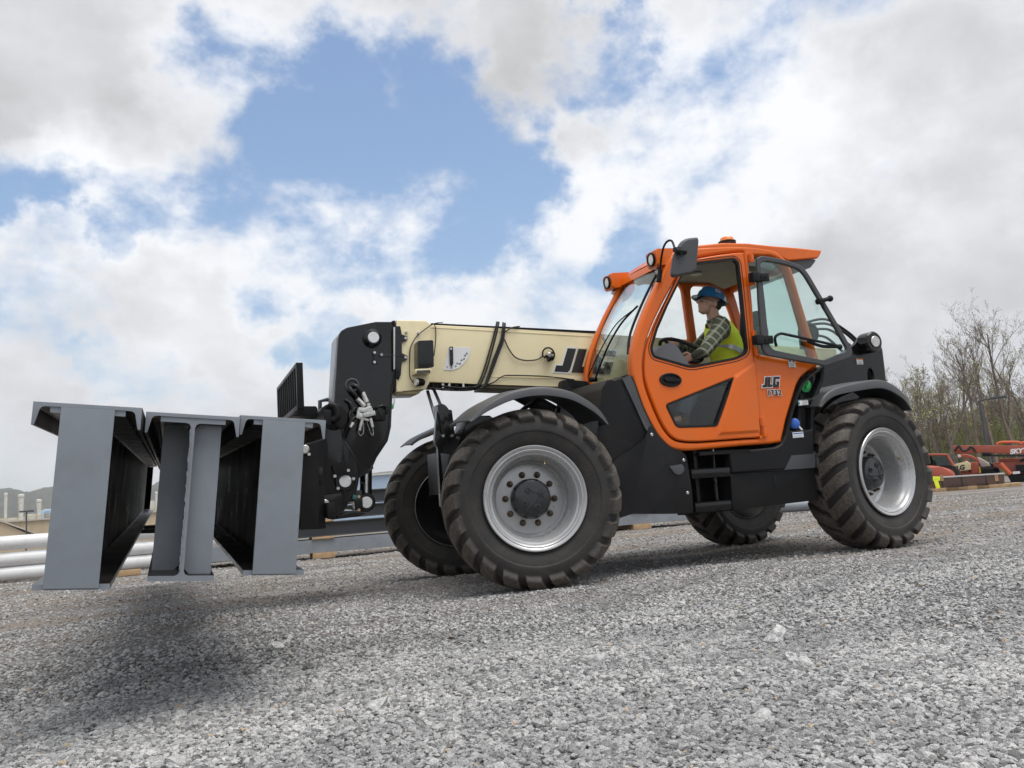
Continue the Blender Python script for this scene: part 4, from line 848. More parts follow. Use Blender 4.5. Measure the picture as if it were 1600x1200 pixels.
# ================================================================== DRIVER
def remesh(mb, vox=.006, smooth=6):
    me = mb.mesh('t'); o = bpy.data.objects.new('t', me); COL.objects.link(o)
    m = o.modifiers.new('r', 'REMESH'); m.mode = 'VOXEL'; m.voxel_size = vox
    s = o.modifiers.new('s', 'SMOOTH'); s.iterations = smooth; s.factor = .5
    return evalmods(o)
SKIN = mat('skin', (.64, .38, .27), .5, var=.06, vscale=20); JEAN = mat('blue_denim', (.10, .16, .25), .85, bump=.3, bscale=90, var=.3, vscale=12); HATB = mat('blue_hard_hat', (.014, .18, .42), .28, 0, .4, .05)
VEST = mat('hi_vis_yellow', (.85, 1.0, .05), .6, bump=.9, bscale=14); HAIR = mat('dark_hair', (.03, .02, .015), .7, bump=.5); REFL = mat('silver_tape', (.5, .5, .5), .3, .2)
def plaid():
    m, N, L, Bs = nt('green_plaid'); tc = N.new('ShaderNodeTexCoord'); mp = N.new('ShaderNodeMapping'); mp.inputs['Rotation'].default_value = (0, .7, 0); L.new(tc.outputs['Object'], mp.inputs[0]); last = None
    base = (.075, .085, .055, 1)
    for ax in ('X', 'Z'):
        w = N.new('ShaderNodeTexWave'); w.bands_direction = ax; w.inputs['Scale'].default_value = 4.2; w.inputs['Distortion'].default_value = .25; L.new(mp.outputs[0], w.inputs[0])
        r = N.new('ShaderNodeMapRange'); r.inputs[1].default_value = .82; r.inputs[2].default_value = .92; r.inputs[3].default_value = 0; r.inputs[4].default_value = .55; L.new(w.outputs[0], r.inputs[0])
        x = N.new('ShaderNodeMix'); x.data_type = 'RGBA'; L.new(r.outputs[0], x.inputs[0])
        if last is None: x.inputs[6].default_value = base
        else: L.new(last, x.inputs[6])
        x.inputs[7].default_value = (.42, .44, .34, 1); last = x.outputs[2]
    L.new(last, Bs.inputs['Base Color']); Bs.inputs['Roughness'].default_value = .9; return m
PLAID = plaid()
YH = -.70
DR = empty('person', 'driver in blue hard hat and yellow vest sitting at the steering wheel', 'person', (0, 0, 0))
hc_ = PV(1108, 476, YH)      # head centre
Mh = Matrix.Translation(hc_) @ Matrix.Rotation(R_(18), 4, 'Y')
def hp(x, y, z): return Mh @ Vector((x, y, z))
neckb = PV(1116, 500, YH); hipc = PV(1140, 590, YH); chest = PV(1128, 530, YH)
mb = MB()
rot = (0, R_(18), 0)
mb.sphere(hp(.015, 0, .035), .1, 24, 16, (.98, .76, .95), rot); mb.sphere(hp(-.045, 0, -.04), .07, 20, 14, (.80, .82, 1.05), rot); mb.sphere(hp(-.072, 0, -.088), .028, 14, 10, (1., 1.0, .75), rot)   # skull, jaw, chin
mb.sphere(hp(-.075, 0, .03), .04, 14, 10, (.55, 1.2, .5), rot)  # brow
mb.cyl(hp(-.085, 0, .026), hp(-.128, 0, -.016), .010, .017, 10); mb.sphere(hp(-.124, 0, -.020), .017, 12, 8, (1, 1, .75), rot); 
for s in (-1, 1): mb.sphere(hp(-.104, s*.012, -.025), .009, 8, 6); mb.sphere(hp(.018, s*.078, -.005), .030, 12, 8, (.6, .3, 1.05), (0, .2, s*.35)); mb.sphere(hp(-.07, s*.038, -.025), .024, 10, 8)
mb.sphere(hp(-.095, 0, -.050), .013, 12, 8, (.8, 1.7, .45), rot); mb.sphere(hp(-.093, 0, -.062), .013, 12, 8, (.8, 1.6, .5), rot)
mb.cyl(hp(.03, 0, -.03), neckb, .058, .062, 18); mb.cyl(neckb, chest, .07, .10, 16)
def arm(sh, el, wr, f, open_dir):
    mb.cyl(sh, el, .045, .038, 14); mb.sphere(el, .038, 12, 8); mb.cyl(el, wr, .036, .026, 14)
    d = (wr-el).normalized(); side = open_dir.normalized(); n_ = d.cross(side).normalized()
    # palm
    for k in (-1, 0, 1): mb.cyl(wr-d*.01+side*.012*k, wr+d*.075+side*.022*k, .016, .015, 10)
    L_ = [.040, .046, .043, .034]
    for i in range(4):
        b0 = wr+d*.075+side*(.030-.020*i); b1 = b0+d*L_[i]*.7+n_*f*.014; b2 = b1+d*.008+n_*f*.028; b3 = b2-d*.020+n_*f*.014
        mb.tube([b0, b1, b2, b3], .009, 8, smooth=False); mb.sphere(b3, .0085, 8, 6)
    t0 = wr+d*.02+side*.026; t1 = t0+side*.030+d*.025+n_*f*.012; t2 = t1+d*.028+n_*f*.022-side*.008
    mb.tube([t0, t1, t2], .011, 8, smooth=False); mb.sphere(t2, .0105, 8, 6)
sh_n = PV(1126, 512, -.92); el_n = PV(1101, 549, -.97); wr_n = PV(1083, 557, -.86)
sh_f = PV(1122, 512, -.50); el_f = PV(1086, 546, -.46); wr_f = PV(1057, 537, -.60)
arm(sh_n, el_n, wr_n, -1, Vector((0, .3, 1))); arm(sh_f, el_f, wr_f, 1, Vector((0, .2, 1)))
hip_n = hipc+Vector((0, -.10, 0)); kn_n = PV(1093, 590, -.86); an_n = PV(1066, 653, -.90); hip_f = hipc+Vector((0, .10, 0)); kn_f = PV(1090, 592, -.52); an_f = PV(1062, 652, -.55)
mb.cyl(chest, hipc, .12, .12, 18)
for a, b_, c_ in ((hip_n, kn_n, an_n), (hip_f, kn_f, an_f)): mb.cyl(a, b_, .075, .055, 14); mb.sphere(b_, .055, 12, 8); mb.cyl(b_, c_, .052, .036, 14); mb.cyl(c_, c_+Vector((-.12, 0, -.05)), .035, .03, 10)
me = remesh(mb, .0055, 3); body = newobj('body', me, SKIN, DR, 80, BODY)
for s in (-1, 1):
    mb = MB(); mb.sphere(hp(-.086, s*.032, .008), .0125, 12, 8); e = mb.build('eye', mat('eye_white', (.7, .68, .65), .2), body, 60, BODY)
    mb = MB(); mb.sphere(hp(-.0945, s*.032, .008), .006, 8, 6); mb.build('iris', mat('iris_dark', (.03, .02, .015), .2), e, 60, BODY)
# shirt
mb = MB(); up = (chest-hipc).normalized()
def torso(mb, g):
    for k in range(33):
        t = k/32; c = hipc.lerp(neckb+Vector((.015, 0, -.03)), t); w_ = np.interp(t*8, range(9), [.165, .168, .17, .178, .19, .20, .205, .17, .10])+g; d_ = np.interp(t*8, range(9), [.125, .125, .125, .13, .135, .135, .12, .10, .075])+g+.004*math.sin(k*1.9)
        c = c+Vector((.035*math.sin(math.pi*t), 0, 0)); mb.sphere(c, 1, 20, 12, (d_*.93, w_*.95, .085+g))
torso(mb, 0)
for a, b_, c_ in ((sh_n, el_n, wr_n), (sh_f, el_f, wr_f)):
    mb.sphere(a, .078, 16, 12, (1, .95, 1)); mb.cyl(a, b_, .074, .060, 16); mb.sphere(b_, .060, 14, 10); mb.cyl(b_, c_, .058, .040, 14)
mb.lathe([(.075, -.03), (.078, .02), (.070, .024), (.064, .0)], Matrix.Translation(neckb+Vector((.005, 0, .0))) @ Matrix.Rotation(R_(-14), 4, 'Y'), 20)
me = remesh(mb, .009, 2); newobj('shirt', me, PLAID, DR, 80, BODY)
mb = MB(); torso(mb, .014); me = remesh(mb, .010, 2)
bm = bmesh.new(); bm.from_mesh(me)
# neckline and front opening
dl = [f for f in bm.faces if (f.calc_center_median()-neckb).length < .105]
bmesh.ops.delete(bm, geom=dl, context='FACES'); bm.to_mesh(me); bm.free()
vo = newobj('safety_vest', me, VEST, DR, 80, BODY); sd = vo.modifiers.new('s', 'SOLIDIFY'); sd.thickness = .006; sd.offset = 1
mb = MB()
for t, w_, d_, tl in ((.20, .196, .156, -.1), (.42, .205, .162, .5)):
    c = hipc.lerp(neckb, t)+Vector((.03, 0, 0)); mb.lathe([(1, -.025), (1.01, 0), (1, .025)], Matrix.Translation(c) @ Matrix.Rotation(tl, 4, 'Y') @ Matrix.Diagonal((d_+.004, w_+.004, 1, 1)), 32)
mb.build('reflective_tape', REFL, vo, 60, BODY)
# over-shoulder sleeve so that the armhole shows the shirt
mb = MB(); mb.sphere(sh_n+Vector((.012, .01, .0)), .105, 18, 12, (.92, .72, 1.05)); mb.cyl(sh_n+Vector((0, 0, -.01)), el_n.lerp(sh_n, .2), .086, .066, 16); me = remesh(mb, .009, 2); newobj('shirt_sleeve', me, PLAID, DR, 80, BODY)
mb = MB()
for a, b_, c_ in ((hip_n, kn_n, an_n), (hip_f, kn_f, an_f)): mb.sphere(a, .105, 16, 10); mb.cyl(a, b_, .096, .078, 16); mb.sphere(b_, .078, 14, 10); mb.cyl(b_, c_+Vector((.0, 0, .02)), .074, .062, 16)
me = remesh(mb, .009, 2); newobj('jeans', me, JEAN, DR, 80, BODY)
for c_ in (an_n, an_f):
    mb = MB(); mb.cyl(c_+Vector((.02, 0, .06)), c_+Vector((.01, 0, -.06)), .052, .05, 14); mb.sphere(c_+Vector((-.07, 0, -.055)), .05, 16, 10, (1.9, .95, .75)); me = remesh(mb, .008, 2); newobj('boot', me, mat('work_boot', (.10, .065, .04), .6), DR, 80, BODY)
# hard hat
Hm = Mh @ Matrix.Rotation(R_(-2), 4, 'Y')
mb = MB(); prof = [(.001, .155), (.05, .149), (.09, .128), (.118, .090), (.130, .050), (.134, .030)]
rows = []
for r, z in prof:
    rows.append([Hm @ Vector((.015+r*1.12*math.cos(a), r*.93*math.sin(a), z+.02)) for a in [2*math.pi*i/36 for i in range(36)]])
def brim(r0, dz, k): return [Hm @ Vector((.015+(r0+(.040*max(0, -math.cos(a))**1.5 if k else 0))*1.12*math.cos(a), r0*.93*math.sin(a), .046+dz-.012*max(0, -math.cos(a))*k)) for a in [2*math.pi*i/36 for i in range(36)]]
rows += [brim(.146, .0, 1), brim(.147, -.005, 1), brim(.128, -.002, 0), [Hm @ Vector((.015+.12*1.1*math.cos(a), .12*.9*math.sin(a), .09)) for a in [2*math.pi*i/36 for i in range(36)]]]
mb.grid(rows, closed=True)
ht = mb.build('hard_hat', HATB, DR, 50, BODY)
mb = MB(); mb.tube([Hm @ Vector((x_, 0, z_)) for x_, z_ in ((-.10, .135), (-.05, .168), (.015, .178), (.08, .168), (.13, .135))], .010, 8, radii=[.007, .007]); mb.build('ridge', HATB, ht, 50, BODY)
mb = MB(); mb.box(Hm @ Vector((.0, -.1135, .112)), (.045, .004, .042), (R_(-36), R_(12), 0), .001); st_ = mb.build('hat_sticker', DECALW, ht, 30, BODY)
mb = MB(); mb.box(Hm @ Vector((.0, -.1158, .1135)), (.026, .002, .024), (R_(-36), R_(12), 0), .001); mb.build('print', DGy, st_, 30, BODY)
mb = MB(); mb.sphere(Hm @ Vector((.055, 0, .01)), .085, 18, 12, (.85, .93, .75)); mb.build('hair', HAIR, DR, 60, BODY)
mb = MB()
for s in (-1, 1):
    mb.tube([hp(.02, s*.078, .012), hp(-.06, s*.068, .016), hp(-.095, s*.055, .014)], .0025, 6); mb.tube([hp(-.100, s*.012, .012), hp(-.100, s*.03, .024), hp(-.095, s*.056, .014), hp(-.097, s*.04, -.008), hp(-.101, s*.015, -.002)], .0022, 6)
mb.build('safety_glasses', DECALB, DR, 60, BODY)

# ================================================================== GROUND
def ground_mat():
    m, N, L, Bs = nt('gravel_ground'); tc = N.new('ShaderNodeTexCoord'); O = tc.outputs['Object']
    def noise(s, d=6, rough=.6, vec=O):
        n = N.new('ShaderNodeTexNoise'); n.inputs['Scale'].default_value = s; n.inputs['Detail'].default_value = d; n.inputs['Roughness'].default_value = rough; L.new(vec, n.inputs['Vector']); return n.outputs[0]
    def mr(a, lo, hi, o0=0, o1=1):
        r = N.new('ShaderNodeMapRange'); r.inputs[1].default_value = lo; r.inputs[2].default_value = hi; r.inputs[3].default_value = o0; r.inputs[4].default_value = o1; L.new(a, r.inputs[0]); return r.outputs[0]
    def math_(op, a, b):
        x = N.new('ShaderNodeMath'); x.operation = op
        for i, q in enumerate((a, b)):
            if isinstance(q, (int, float)): x.inputs[i].default_value = q
            else: L.new(q, x.inputs[i])
        return x.outputs[0]
    v = N.new('ShaderNodeTexVoronoi'); v.inputs['Scale'].default_value = 62; L.new(O, v.inputs['Vector'])
    sep = N.new('ShaderNodeSeparateColor'); L.new(v.outputs['Color'], sep.inputs[0])
    v2 = N.new('ShaderNodeTexVoronoi'); v2.inputs['Scale'].default_value = 21; L.new(O, v2.inputs['Vector']); sep2 = N.new('ShaderNodeSeparateColor'); L.new(v2.outputs['Color'], sep2.inputs[0])
    cr = N.new('ShaderNodeValToRGB'); e = cr.color_ramp.elements
    e[0].position = 0; e[0].color = (.10, .10, .10, 1); e[1].position = 1; e[1].color = (.64, .63, .62, 1)
    for p_, c in ((.3, (.24, .238, .235)), (.6, (.36, .355, .35)), (.85, (.49, .48, .47))): q = e.new(p_); q.color = (*c, 1)
    rv = math_('ADD', math_('MULTIPLY', sep.outputs[0], .7), math_('MULTIPLY', sep2.outputs[1], .3)); L.new(rv, cr.inputs[0])
    # brown packed dirt in bands along the wheel tracks
    spx = N.new('ShaderNodeSeparateXYZ'); L.new(O, spx.inputs[0])
    mp = N.new('ShaderNodeMapping'); mp.inputs['Scale'].default_value = (.30, 1.1, 1); mp.inputs['Rotation'].default_value = (0, 0, .12); L.new(O, mp.inputs[0])
    band = noise(1.0, 7, .6, mp.outputs[0])
    yb = math_('ADD', spx.outputs[1], 0.)
    up_ = mr(math_('SUBTRACT', math_('ADD', yb, math_('MULTIPLY', noise(.8, 3), 1.2)), math_('MULTIPLY', spx.outputs[0], .22)), -2.5, -.9); near = mr(yb, 25., 60., 1, .25); trk = math_('MULTIPLY', up_, near)
    dirt = math_('MULTIPLY', mr(math_('ADD', band, math_('MULTIPLY', noise(6, 8, .7), .45)), .56, .76), trk)
    dm = N.new('ShaderNodeMix'); dm.data_type = 'RGBA'; L.new(math_('MULTIPLY', dirt, .85), dm.inputs[0]); L.new(cr.outputs[0], dm.inputs[6])
    dc = N.new('ShaderNodeMix'); dc.data_type = 'RGBA'; L.new(noise(40, 6, .7), dc.inputs[0]); dc.inputs[6].default_value = (.115, .085, .062, 1); dc.inputs[7].default_value = (.32, .265, .21, 1); L.new(dc.outputs[2], dm.inputs[7])
    big = mr(noise(.9, 6, .6, mp.outputs[0]), .32, .68, .68, 1.12)
    mx = N.new('ShaderNodeMix'); mx.data_type = 'RGBA'; mx.blend_type = 'MULTIPLY'; mx.inputs[0].default_value = 1; L.new(dm.outputs[2], mx.inputs[6]); L.new(big, mx.inputs[7])
    mfin = N.new('ShaderNodeMix'); mfin.data_type = 'RGBA'; mfin.blend_type = 'MULTIPLY'; mfin.inputs[0].default_value = 1; L.new(mx.outputs[2], mfin.inputs[6]); L.new(mr(yb, -2.9, -1.6, .42, 1.), mfin.inputs[7]); L.new(mfin.outputs[2], Bs.inputs['Base Color']); Bs.inputs['Roughness'].default_value = .9; Bs.inputs['Specular IOR Level'].default_value = .25  # near ground darkened to paint the shade in gaps between stones
    b = N.new('ShaderNodeBump'); b.inputs['Distance'].default_value = .012; b.inputs['Strength'].default_value = .8; b.invert = True
    hh = math_('ADD', v.outputs['Distance'], math_('MULTIPLY', noise(7, 3), .6)); L.new(hh, b.inputs['Height']); L.new(b.outputs[0], Bs.inputs['Normal'])
    return m
mb = MB(); xs = list(np.concatenate([[-900, -300, -100, -40], np.linspace(-14, 16, 121), [40, 100, 300, 900]])); ys = list(np.concatenate([[-300, -60, -20], np.linspace(-10, 14, 97), [40, 100, 300, 1400]]))
def gz_(x, y):
    if not (-14 < x < 16 and -10 < y < 14): return 0
    e = min(1, (x+14)/3, (16-x)/3, (y+10)/2, (14-y)/3)
    return e*(.010*math.sin(x*1.7+y*.6)+.008*math.sin(y*2.9-x*.5)+.006*math.sin(x*4.1+2)*math.sin(y*3.3))-.004
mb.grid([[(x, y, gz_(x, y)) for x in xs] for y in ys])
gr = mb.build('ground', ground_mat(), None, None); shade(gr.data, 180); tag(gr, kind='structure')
# loose crushed stone
def stone_mat():
    m, N, L, Bs = nt('crushed_stone'); oi = N.new('ShaderNodeAttribute'); oi.attribute_type = 'INSTANCER'; oi.attribute_name = 'tone'; cr = N.new('ShaderNodeValToRGB'); e = cr.color_ramp.elements
    e[0].position = 0; e[0].color = (.165, .163, .162, 1); e[1].position = 1; e[1].color = (.62, .60, .56, 1); e[1].position = 1.
    for p_, c in ((.2, (.29, .288, .287)), (.5, (.41, .408, .405)), (.78, (.54, .537, .53)), (.92, (.61, .60, .585)), (.935, (.48, .38, .27)), (.95, (.60, .58, .53))): q = e.new(p_); q.color = (*c, 1)
    L.new(oi.outputs['Fac'], cr.inputs[0]); tc = N.new('ShaderNodeTexCoord'); n = N.new('ShaderNodeTexNoise'); n.inputs['Scale'].default_value = 2.2; n.inputs['Detail'].default_value = 8; L.new(tc.outputs['Object'], n.inputs['Vector'])
    r = N.new('ShaderNodeMapRange'); r.inputs[1].default_value = .3; r.inputs[2].default_value = .7; r.inputs[3].default_value = .75; r.inputs[4].default_value = 1.25; L.new(n.outputs[0], r.inputs[0])
    mx = N.new('ShaderNodeMix'); mx.data_type = 'RGBA'; mx.blend_type = 'MULTIPLY'; mx.inputs[0].default_value = 1; L.new(cr.outputs[0], mx.inputs[6]); L.new(r.outputs[0], mx.inputs[7]); L.new(mx.outputs[2], Bs.inputs['Base Color'])
    Bs.inputs['Roughness'].default_value = .85; Bs.inputs['Specular IOR Level'].default_value = .3
    b = N.new('ShaderNodeBump'); b.inputs['Distance'].default_value = .2; b.inputs['Strength'].default_value = .4; L.new(n.outputs[0], b.inputs['Height']); L.new(b.outputs[0], Bs.inputs['Normal']); return m
STN = stone_mat()
rng = np.random.RandomState(11)
def scatter(n, r0, r1, s0, s1, half=52):
    a = YAW+np.radians(rng.uniform(-half, half, n)); r = np.sqrt(rng.uniform(r0*r0, r1*r1, n)); x = CAMP.x+r*np.sin(a); y = CAMP.y+r*np.cos(a); s = rng.uniform(s0, s1, n)*(.7+.6*rng.rand(n)**3)
    return x, y, s
parts = [scatter(120000, .9, 4.0, .0062, .0115), scatter(110000, 4.0, 7.5, .0066, .0115), scatter(70000, 7.5, 13, .008, .013), scatter(60000, 13, 26, .010, .018, 45), scatter(420, 1.2, 6, .014, .022), scatter(16, 1.5, 5, .028, .038)]
sx_, sy_, ss_ = [np.concatenate([p[i] for p in parts]) for i in range(3)]
# fewer loose stones where the tracks are packed
band = (np.sin(sx_*.35+sy_*2.3)+np.sin(sy_*5.1+sx_*.6+1))*.25+.5
keep = ~((sy_ > -2.9) & (rng.rand(len(sx_)) < np.clip((sy_+2.9)/1.2, 0, 1)*(.25+.55*band)))
hero = [(*GZ(1213, 1000)[:2], .055), (*GZ(1238, 1030)[:2], .030), (*GZ(1262, 1037)[:2], .035), (*GZ(590, 1112)[:2], .040), (*GZ(600, 1105)[:2], .026), (*GZ(1190, 1120)[:2], .026), (*GZ(430, 1018)[:2], .04)]
sx_, sy_, ss_ = sx_[keep], sy_[keep], ss_[keep]
sx_ = np.append(sx_, [h_[0] for h_ in hero]); sy_ = np.append(sy_, [h_[1] for h_ in hero]); ss_ = np.append(ss_, [h_[2] for h_ in hero])
sz_ = np.array([gz_(a, b_) for a, b_ in zip(sx_, sy_)])+ss_*rng.uniform(.0, .45, len(ss_))
me = bpy.data.meshes.new('gravel'); me.vertices.add(len(sx_)); me.vertices.foreach_set('co', np.stack([sx_, sy_, sz_], -1).ravel())
at = me.attributes.new('size', 'FLOAT', 'POINT'); at.data.foreach_set('value', ss_.astype(np.float32))
def patch(x, y):
    a = x*1.1+y*.35+.7*np.sin(y*1.3+1)+.5*np.sin(x*2.1); b_ = y*1.9-x*.35+.6*np.sin(x*1.7+2)
    return .5+.25*np.sin(a*1.3)*np.sin(b_*1.6+.6)+.17*np.sin(a*2.9+1)*np.sin(b_*3.3)+.12*np.sin(b_*5.1+a*.7)
tone = np.clip(rng.rand(len(ss_))**1.1*(.38+1.05*patch(sx_, sy_))+.01, 0, .90); tone[rng.rand(len(tone)) < .006] = .935; tone[-len(hero):] = .74
at = me.attributes.new('tone', 'FLOAT', 'POINT')
at.data.foreach_set('value', tone.astype(np.float32))
gv = bpy.data.objects.new('gravel', me); COL.objects.link(gv); tag(gv, 'loose grey crushed stone covering the yard', 'gravel', kind='stuff')
ng = bpy.data.node_groups.new('stones', 'GeometryNodeTree'); ng.interface.new_socket('Geometry', in_out='INPUT', socket_type='NodeSocketGeometry'); ng.interface.new_socket('Geometry', in_out='OUTPUT', socket_type='NodeSocketGeometry')
N = ng.nodes; L = ng.links; gi = N.new('NodeGroupInput'); go = N.new('NodeGroupOutput'); g2i = N.new('GeometryNodeGeometryToInstance')
for k in range(7):
    ico = N.new('GeometryNodeMeshIcoSphere'); ico.inputs['Radius'].default_value = 1; ico.inputs['Subdivisions'].default_value = 2
    sp = N.new('GeometryNodeSetPosition'); ps = N.new('GeometryNodeInputPosition'); no = N.new('ShaderNodeTexNoise'); no.noise_dimensions = '4D'; no.inputs['W'].default_value = k*3.7; no.inputs['Scale'].default_value = .9; no.inputs['Detail'].default_value = 2
    sb2 = N.new('ShaderNodeVectorMath'); sb2.operation = 'SUBTRACT'; sb2.inputs[1].default_value = (.5, .5, .5); mu = N.new('ShaderNodeVectorMath'); mu.operation = 'MULTIPLY'; mu.inputs[1].default_value = (2.0, 2.0, 1.6)
    sc = N.new('ShaderNodeVectorMath'); sc.operation = 'MULTIPLY'; sc.inputs[1].default_value = (1.15, .8+.05*k, .62); ad = N.new('ShaderNodeVectorMath'); ad.operation = 'ADD'
    L.new(ps.outputs[0], no.inputs['Vector']); L.new(no.outputs['Color'], sb2.inputs[0]); L.new(sb2.outputs[0], mu.inputs[0]); L.new(ps.outputs[0], sc.inputs[0]); L.new(sc.outputs[0], ad.inputs[0]); L.new(mu.outputs[0], ad.inputs[1])
    L.new(ico.outputs[0], sp.inputs['Geometry']); L.new(ad.outputs[0], sp.inputs['Position']); L.new(sp.outputs[0], g2i.inputs[0])
iop = N.new('GeometryNodeInstanceOnPoints'); iop.inputs['Pick Instance'].default_value = True; at_ = N.new('GeometryNodeInputNamedAttribute'); at_.data_type = 'FLOAT'; at_.inputs['Name'].default_value = 'size'
rvn = N.new('FunctionNodeRandomValue'); rvn.data_type = 'FLOAT_VECTOR'; rvn.inputs[0].default_value = (-.6, -.6, 0); rvn.inputs[1].default_value = (.6, .6, 6.283)
sm_ = N.new('GeometryNodeSetMaterial'); sm_.inputs['Material'].default_value = STN
L.new(gi.outputs[0], iop.inputs['Points']); L.new(g2i.outputs[0], iop.inputs['Instance']); L.new(rvn.outputs[0], iop.inputs['Rotation']); L.new(at_.outputs[0], iop.inputs['Scale']); L.new(iop.outputs[0], sm_.inputs[0]); L.new(sm_.outputs[0], go.inputs[0])
gm = gv.modifiers.new('stones', 'NODES'); gm.node_group = ng; me.materials.append(STN)

# ================================================================== BACKGROUND
class Fr:
    "upright frame standing on the ground at a photo point (or at a bearing and distance)"
    def __init__(s, px, py=None, dist=None, yaw=0.):
        if dist is None: s.O = GZ(px, py)
        else:
            d = ray(px, 740); d.z = 0; s.O = Vector((CAMP.x, CAMP.y, 0))+d.normalized()*dist
        v = Vector((s.O.x-CAMP.x, s.O.y-CAMP.y, 0)).normalized(); a = math.atan2(-v.x, v.y)+yaw; s.rz = a
        s.u = Vector((math.cos(a), math.sin(a), 0)); s.v = Vector((-math.sin(a), math.cos(a), 0))
    def __call__(s, px, py, dy=0.):
        d = ray(px, py); t = ((s.O-CAMP).dot(s.v)+dy)/d.dot(s.v); q = CAMP+d*t-s.O; return (q.dot(s.u), q.z)
    def thing(s, name, label, cat, group=None): return empty(name, label, cat, s.O, s.rz, group)
def pts(f, l): return [f(a, b) for a, b in l]
# --- white pipes, left
pa = GZ(0, 911); pb_ = GZ(240, 888); pd = (pb_-pa).normalized(); ang = math.atan2(pd.y, pd.x); st0 = pa-pd*6; ln = (pb_-pa).length+6+2.2
PR = .125
lab = ['top', 'middle', 'lowest']
fr = Fr(40, 909)
for i, (ypx) in enumerate((846.5, 872, 899)):
    c = CAMP; d = ray(38, ypx); n_ = Vector((-pd.y, pd.x, 0)); t = (pa-c).dot(n_)/d.dot(n_); z = (c+d*t).z
    mb = MB(); mb.lathe([(PR*.93, 0), (PR, 0), (PR, ln), (PR*.93, ln), (PR*.93, 0)], Matrix.Rotation(R_(90), 4, 'Y'), 32)
    o = mb.build('pipe', WHITE, None, 40); o.location = (st0.x, st0.y, max(z, PR+.02)); o.rotation_euler = (0, 0, ang)
    tag(o, '%s long white pipe of the stack left of the steel beams' % lab[i], 'pipe', 'white pipes stacked on timbers')
    pz = max(z, PR+.02)
    for k, t in enumerate((4.2, 9.3)):
        q = st0+pd*t; mb = MB(); mb.box((0, 0, 0), (.10, .9, .085), bev=.004); o = mb.build('timber', WOOD, None); o.location = (q.x, q.y+.05, max(.0425, pz-PR-.045)); o.rotation_euler = (0, 0, ang)
        tag(o, ['timber under the top white pipe', 'timber under the middle white pipe', 'timber under the lowest white pipe'][i]+(' at its far left' if k == 0 else ' towards its right end'), 'timber', 'timbers between the pipes')
q = GZ(202, 899); mb = MB(); mb.box((0, 0, .045), (.34, .12, .09), bev=.004); o = mb.build('timber_block', WOOD, None); o.location = q; tag(o, 'short pine block on the gravel between the two left steel beams', 'timber block')
q = GZ(995, 822); mb = MB(); mb.box((0, 0, .05), (.45, .2, .10), bev=.004); o = mb.build('timber_block', WOOD, None); o.location = q; tag(o, 'short pine block on the gravel beside the front wheel on its right', 'timber block')
# --- stack of painted girders behind the machine
ga = GZ(455, 877); gb = GZ(1010, 826); gd = (gb-ga).normalized(); gang = math.atan2(gd.y, gd.x); gn = Vector((-gd.y, gd.x, 0))
def gpt(px, py, dy=0.):
    d = ray(px, py); t = ((ga-CAMP).dot(gn)+dy)/d.dot(gn); q = CAMP+d*t; return (q-ga).dot(gd), q.z
GIRD = mat('dark_grey_girder', (.085, .092, .10), .5, var=.2, vscale=2, dirt=(.07, .065, .06), damt=.5, dscale=3)
def girder(x0, x1, z0, z1, dy, label, fl=.14, plate=False):
    r = empty('girder', label, 'girder', ga+gd*x0+gn*dy+Vector((0, 0, z0)), gang, 'grey girders stacked behind the telehandler'); h_ = z1-z0; l_ = x1-x0; t = .016
    mb = MB(); sec = [(-fl, 0), (fl, 0), (fl, t), (.008, t), (.008, h_-t), (fl, h_-t), (fl, h_), (-fl, h_), (-fl, h_-t), (-.008, h_-t), (-.008, t), (-fl, t)]
    me = None; mb.prism(sec, 0, l_); me = mb.mesh('profile'); me.transform(Matrix.Rotation(R_(-90), 4, 'Z')); newobj('profile', me, GIRD, r, 20)
    if plate:
        mb = MB()
        for a, b_ in ((.02, .98),): mb.box((l_*.5, -fl-.004, h_/2), (l_*(b_-a), .008, h_*.98))
        for k in range(int(l_/.75)):
            X = .35+k*.75
            for i in (-1, 1):
                for j in (-1, 1): mb.cyl((X+i*.05, -fl-.012, h_/2+j*h_*.25), (X+i*.05, -fl-.004, h_/2+j*h_*.25), .010, n=6)
        q = mb.build('splice_plate', BEAM, r, 20)
        for X in (.30, .30+1.35):
            mb = MB(); mb.box((X, -fl-.011, h_/2), (.06, .004, h_*.5)); mb.build('paper_label', DECALW, r)
    return r
lays = [((430, 870), (760, 843), 'lowest grey girder of the stack, with bolted plates and paper labels', 24, True, -.02), ((455, 843), (760, 815), 'second grey girder up in the stack seen between coupler and wheel', 22, False, .0), ((540, 806), (1300, 780), 'third grey girder up in the stack behind the front wheels', 20, False, .05), ((540, 782), (760, 762), 'topmost grey girder of the stack behind the front wheels', 22, False, .03)]
spec = [(0.10, .33), (.37, .62), (.66, .88), (.91, 1.13)]
xl = [(-1.9, 8.3), (-1.0, 7.6), (.1, 9.5), (.2, 7.2)]
gl = ['lowest grey girder of the stack, with bolted plates and paper labels', 'second grey girder from the ground in the stack behind the coupler', 'third grey girder from the ground in the stack behind the front wheels', 'topmost grey girder of the stack behind the front wheels']
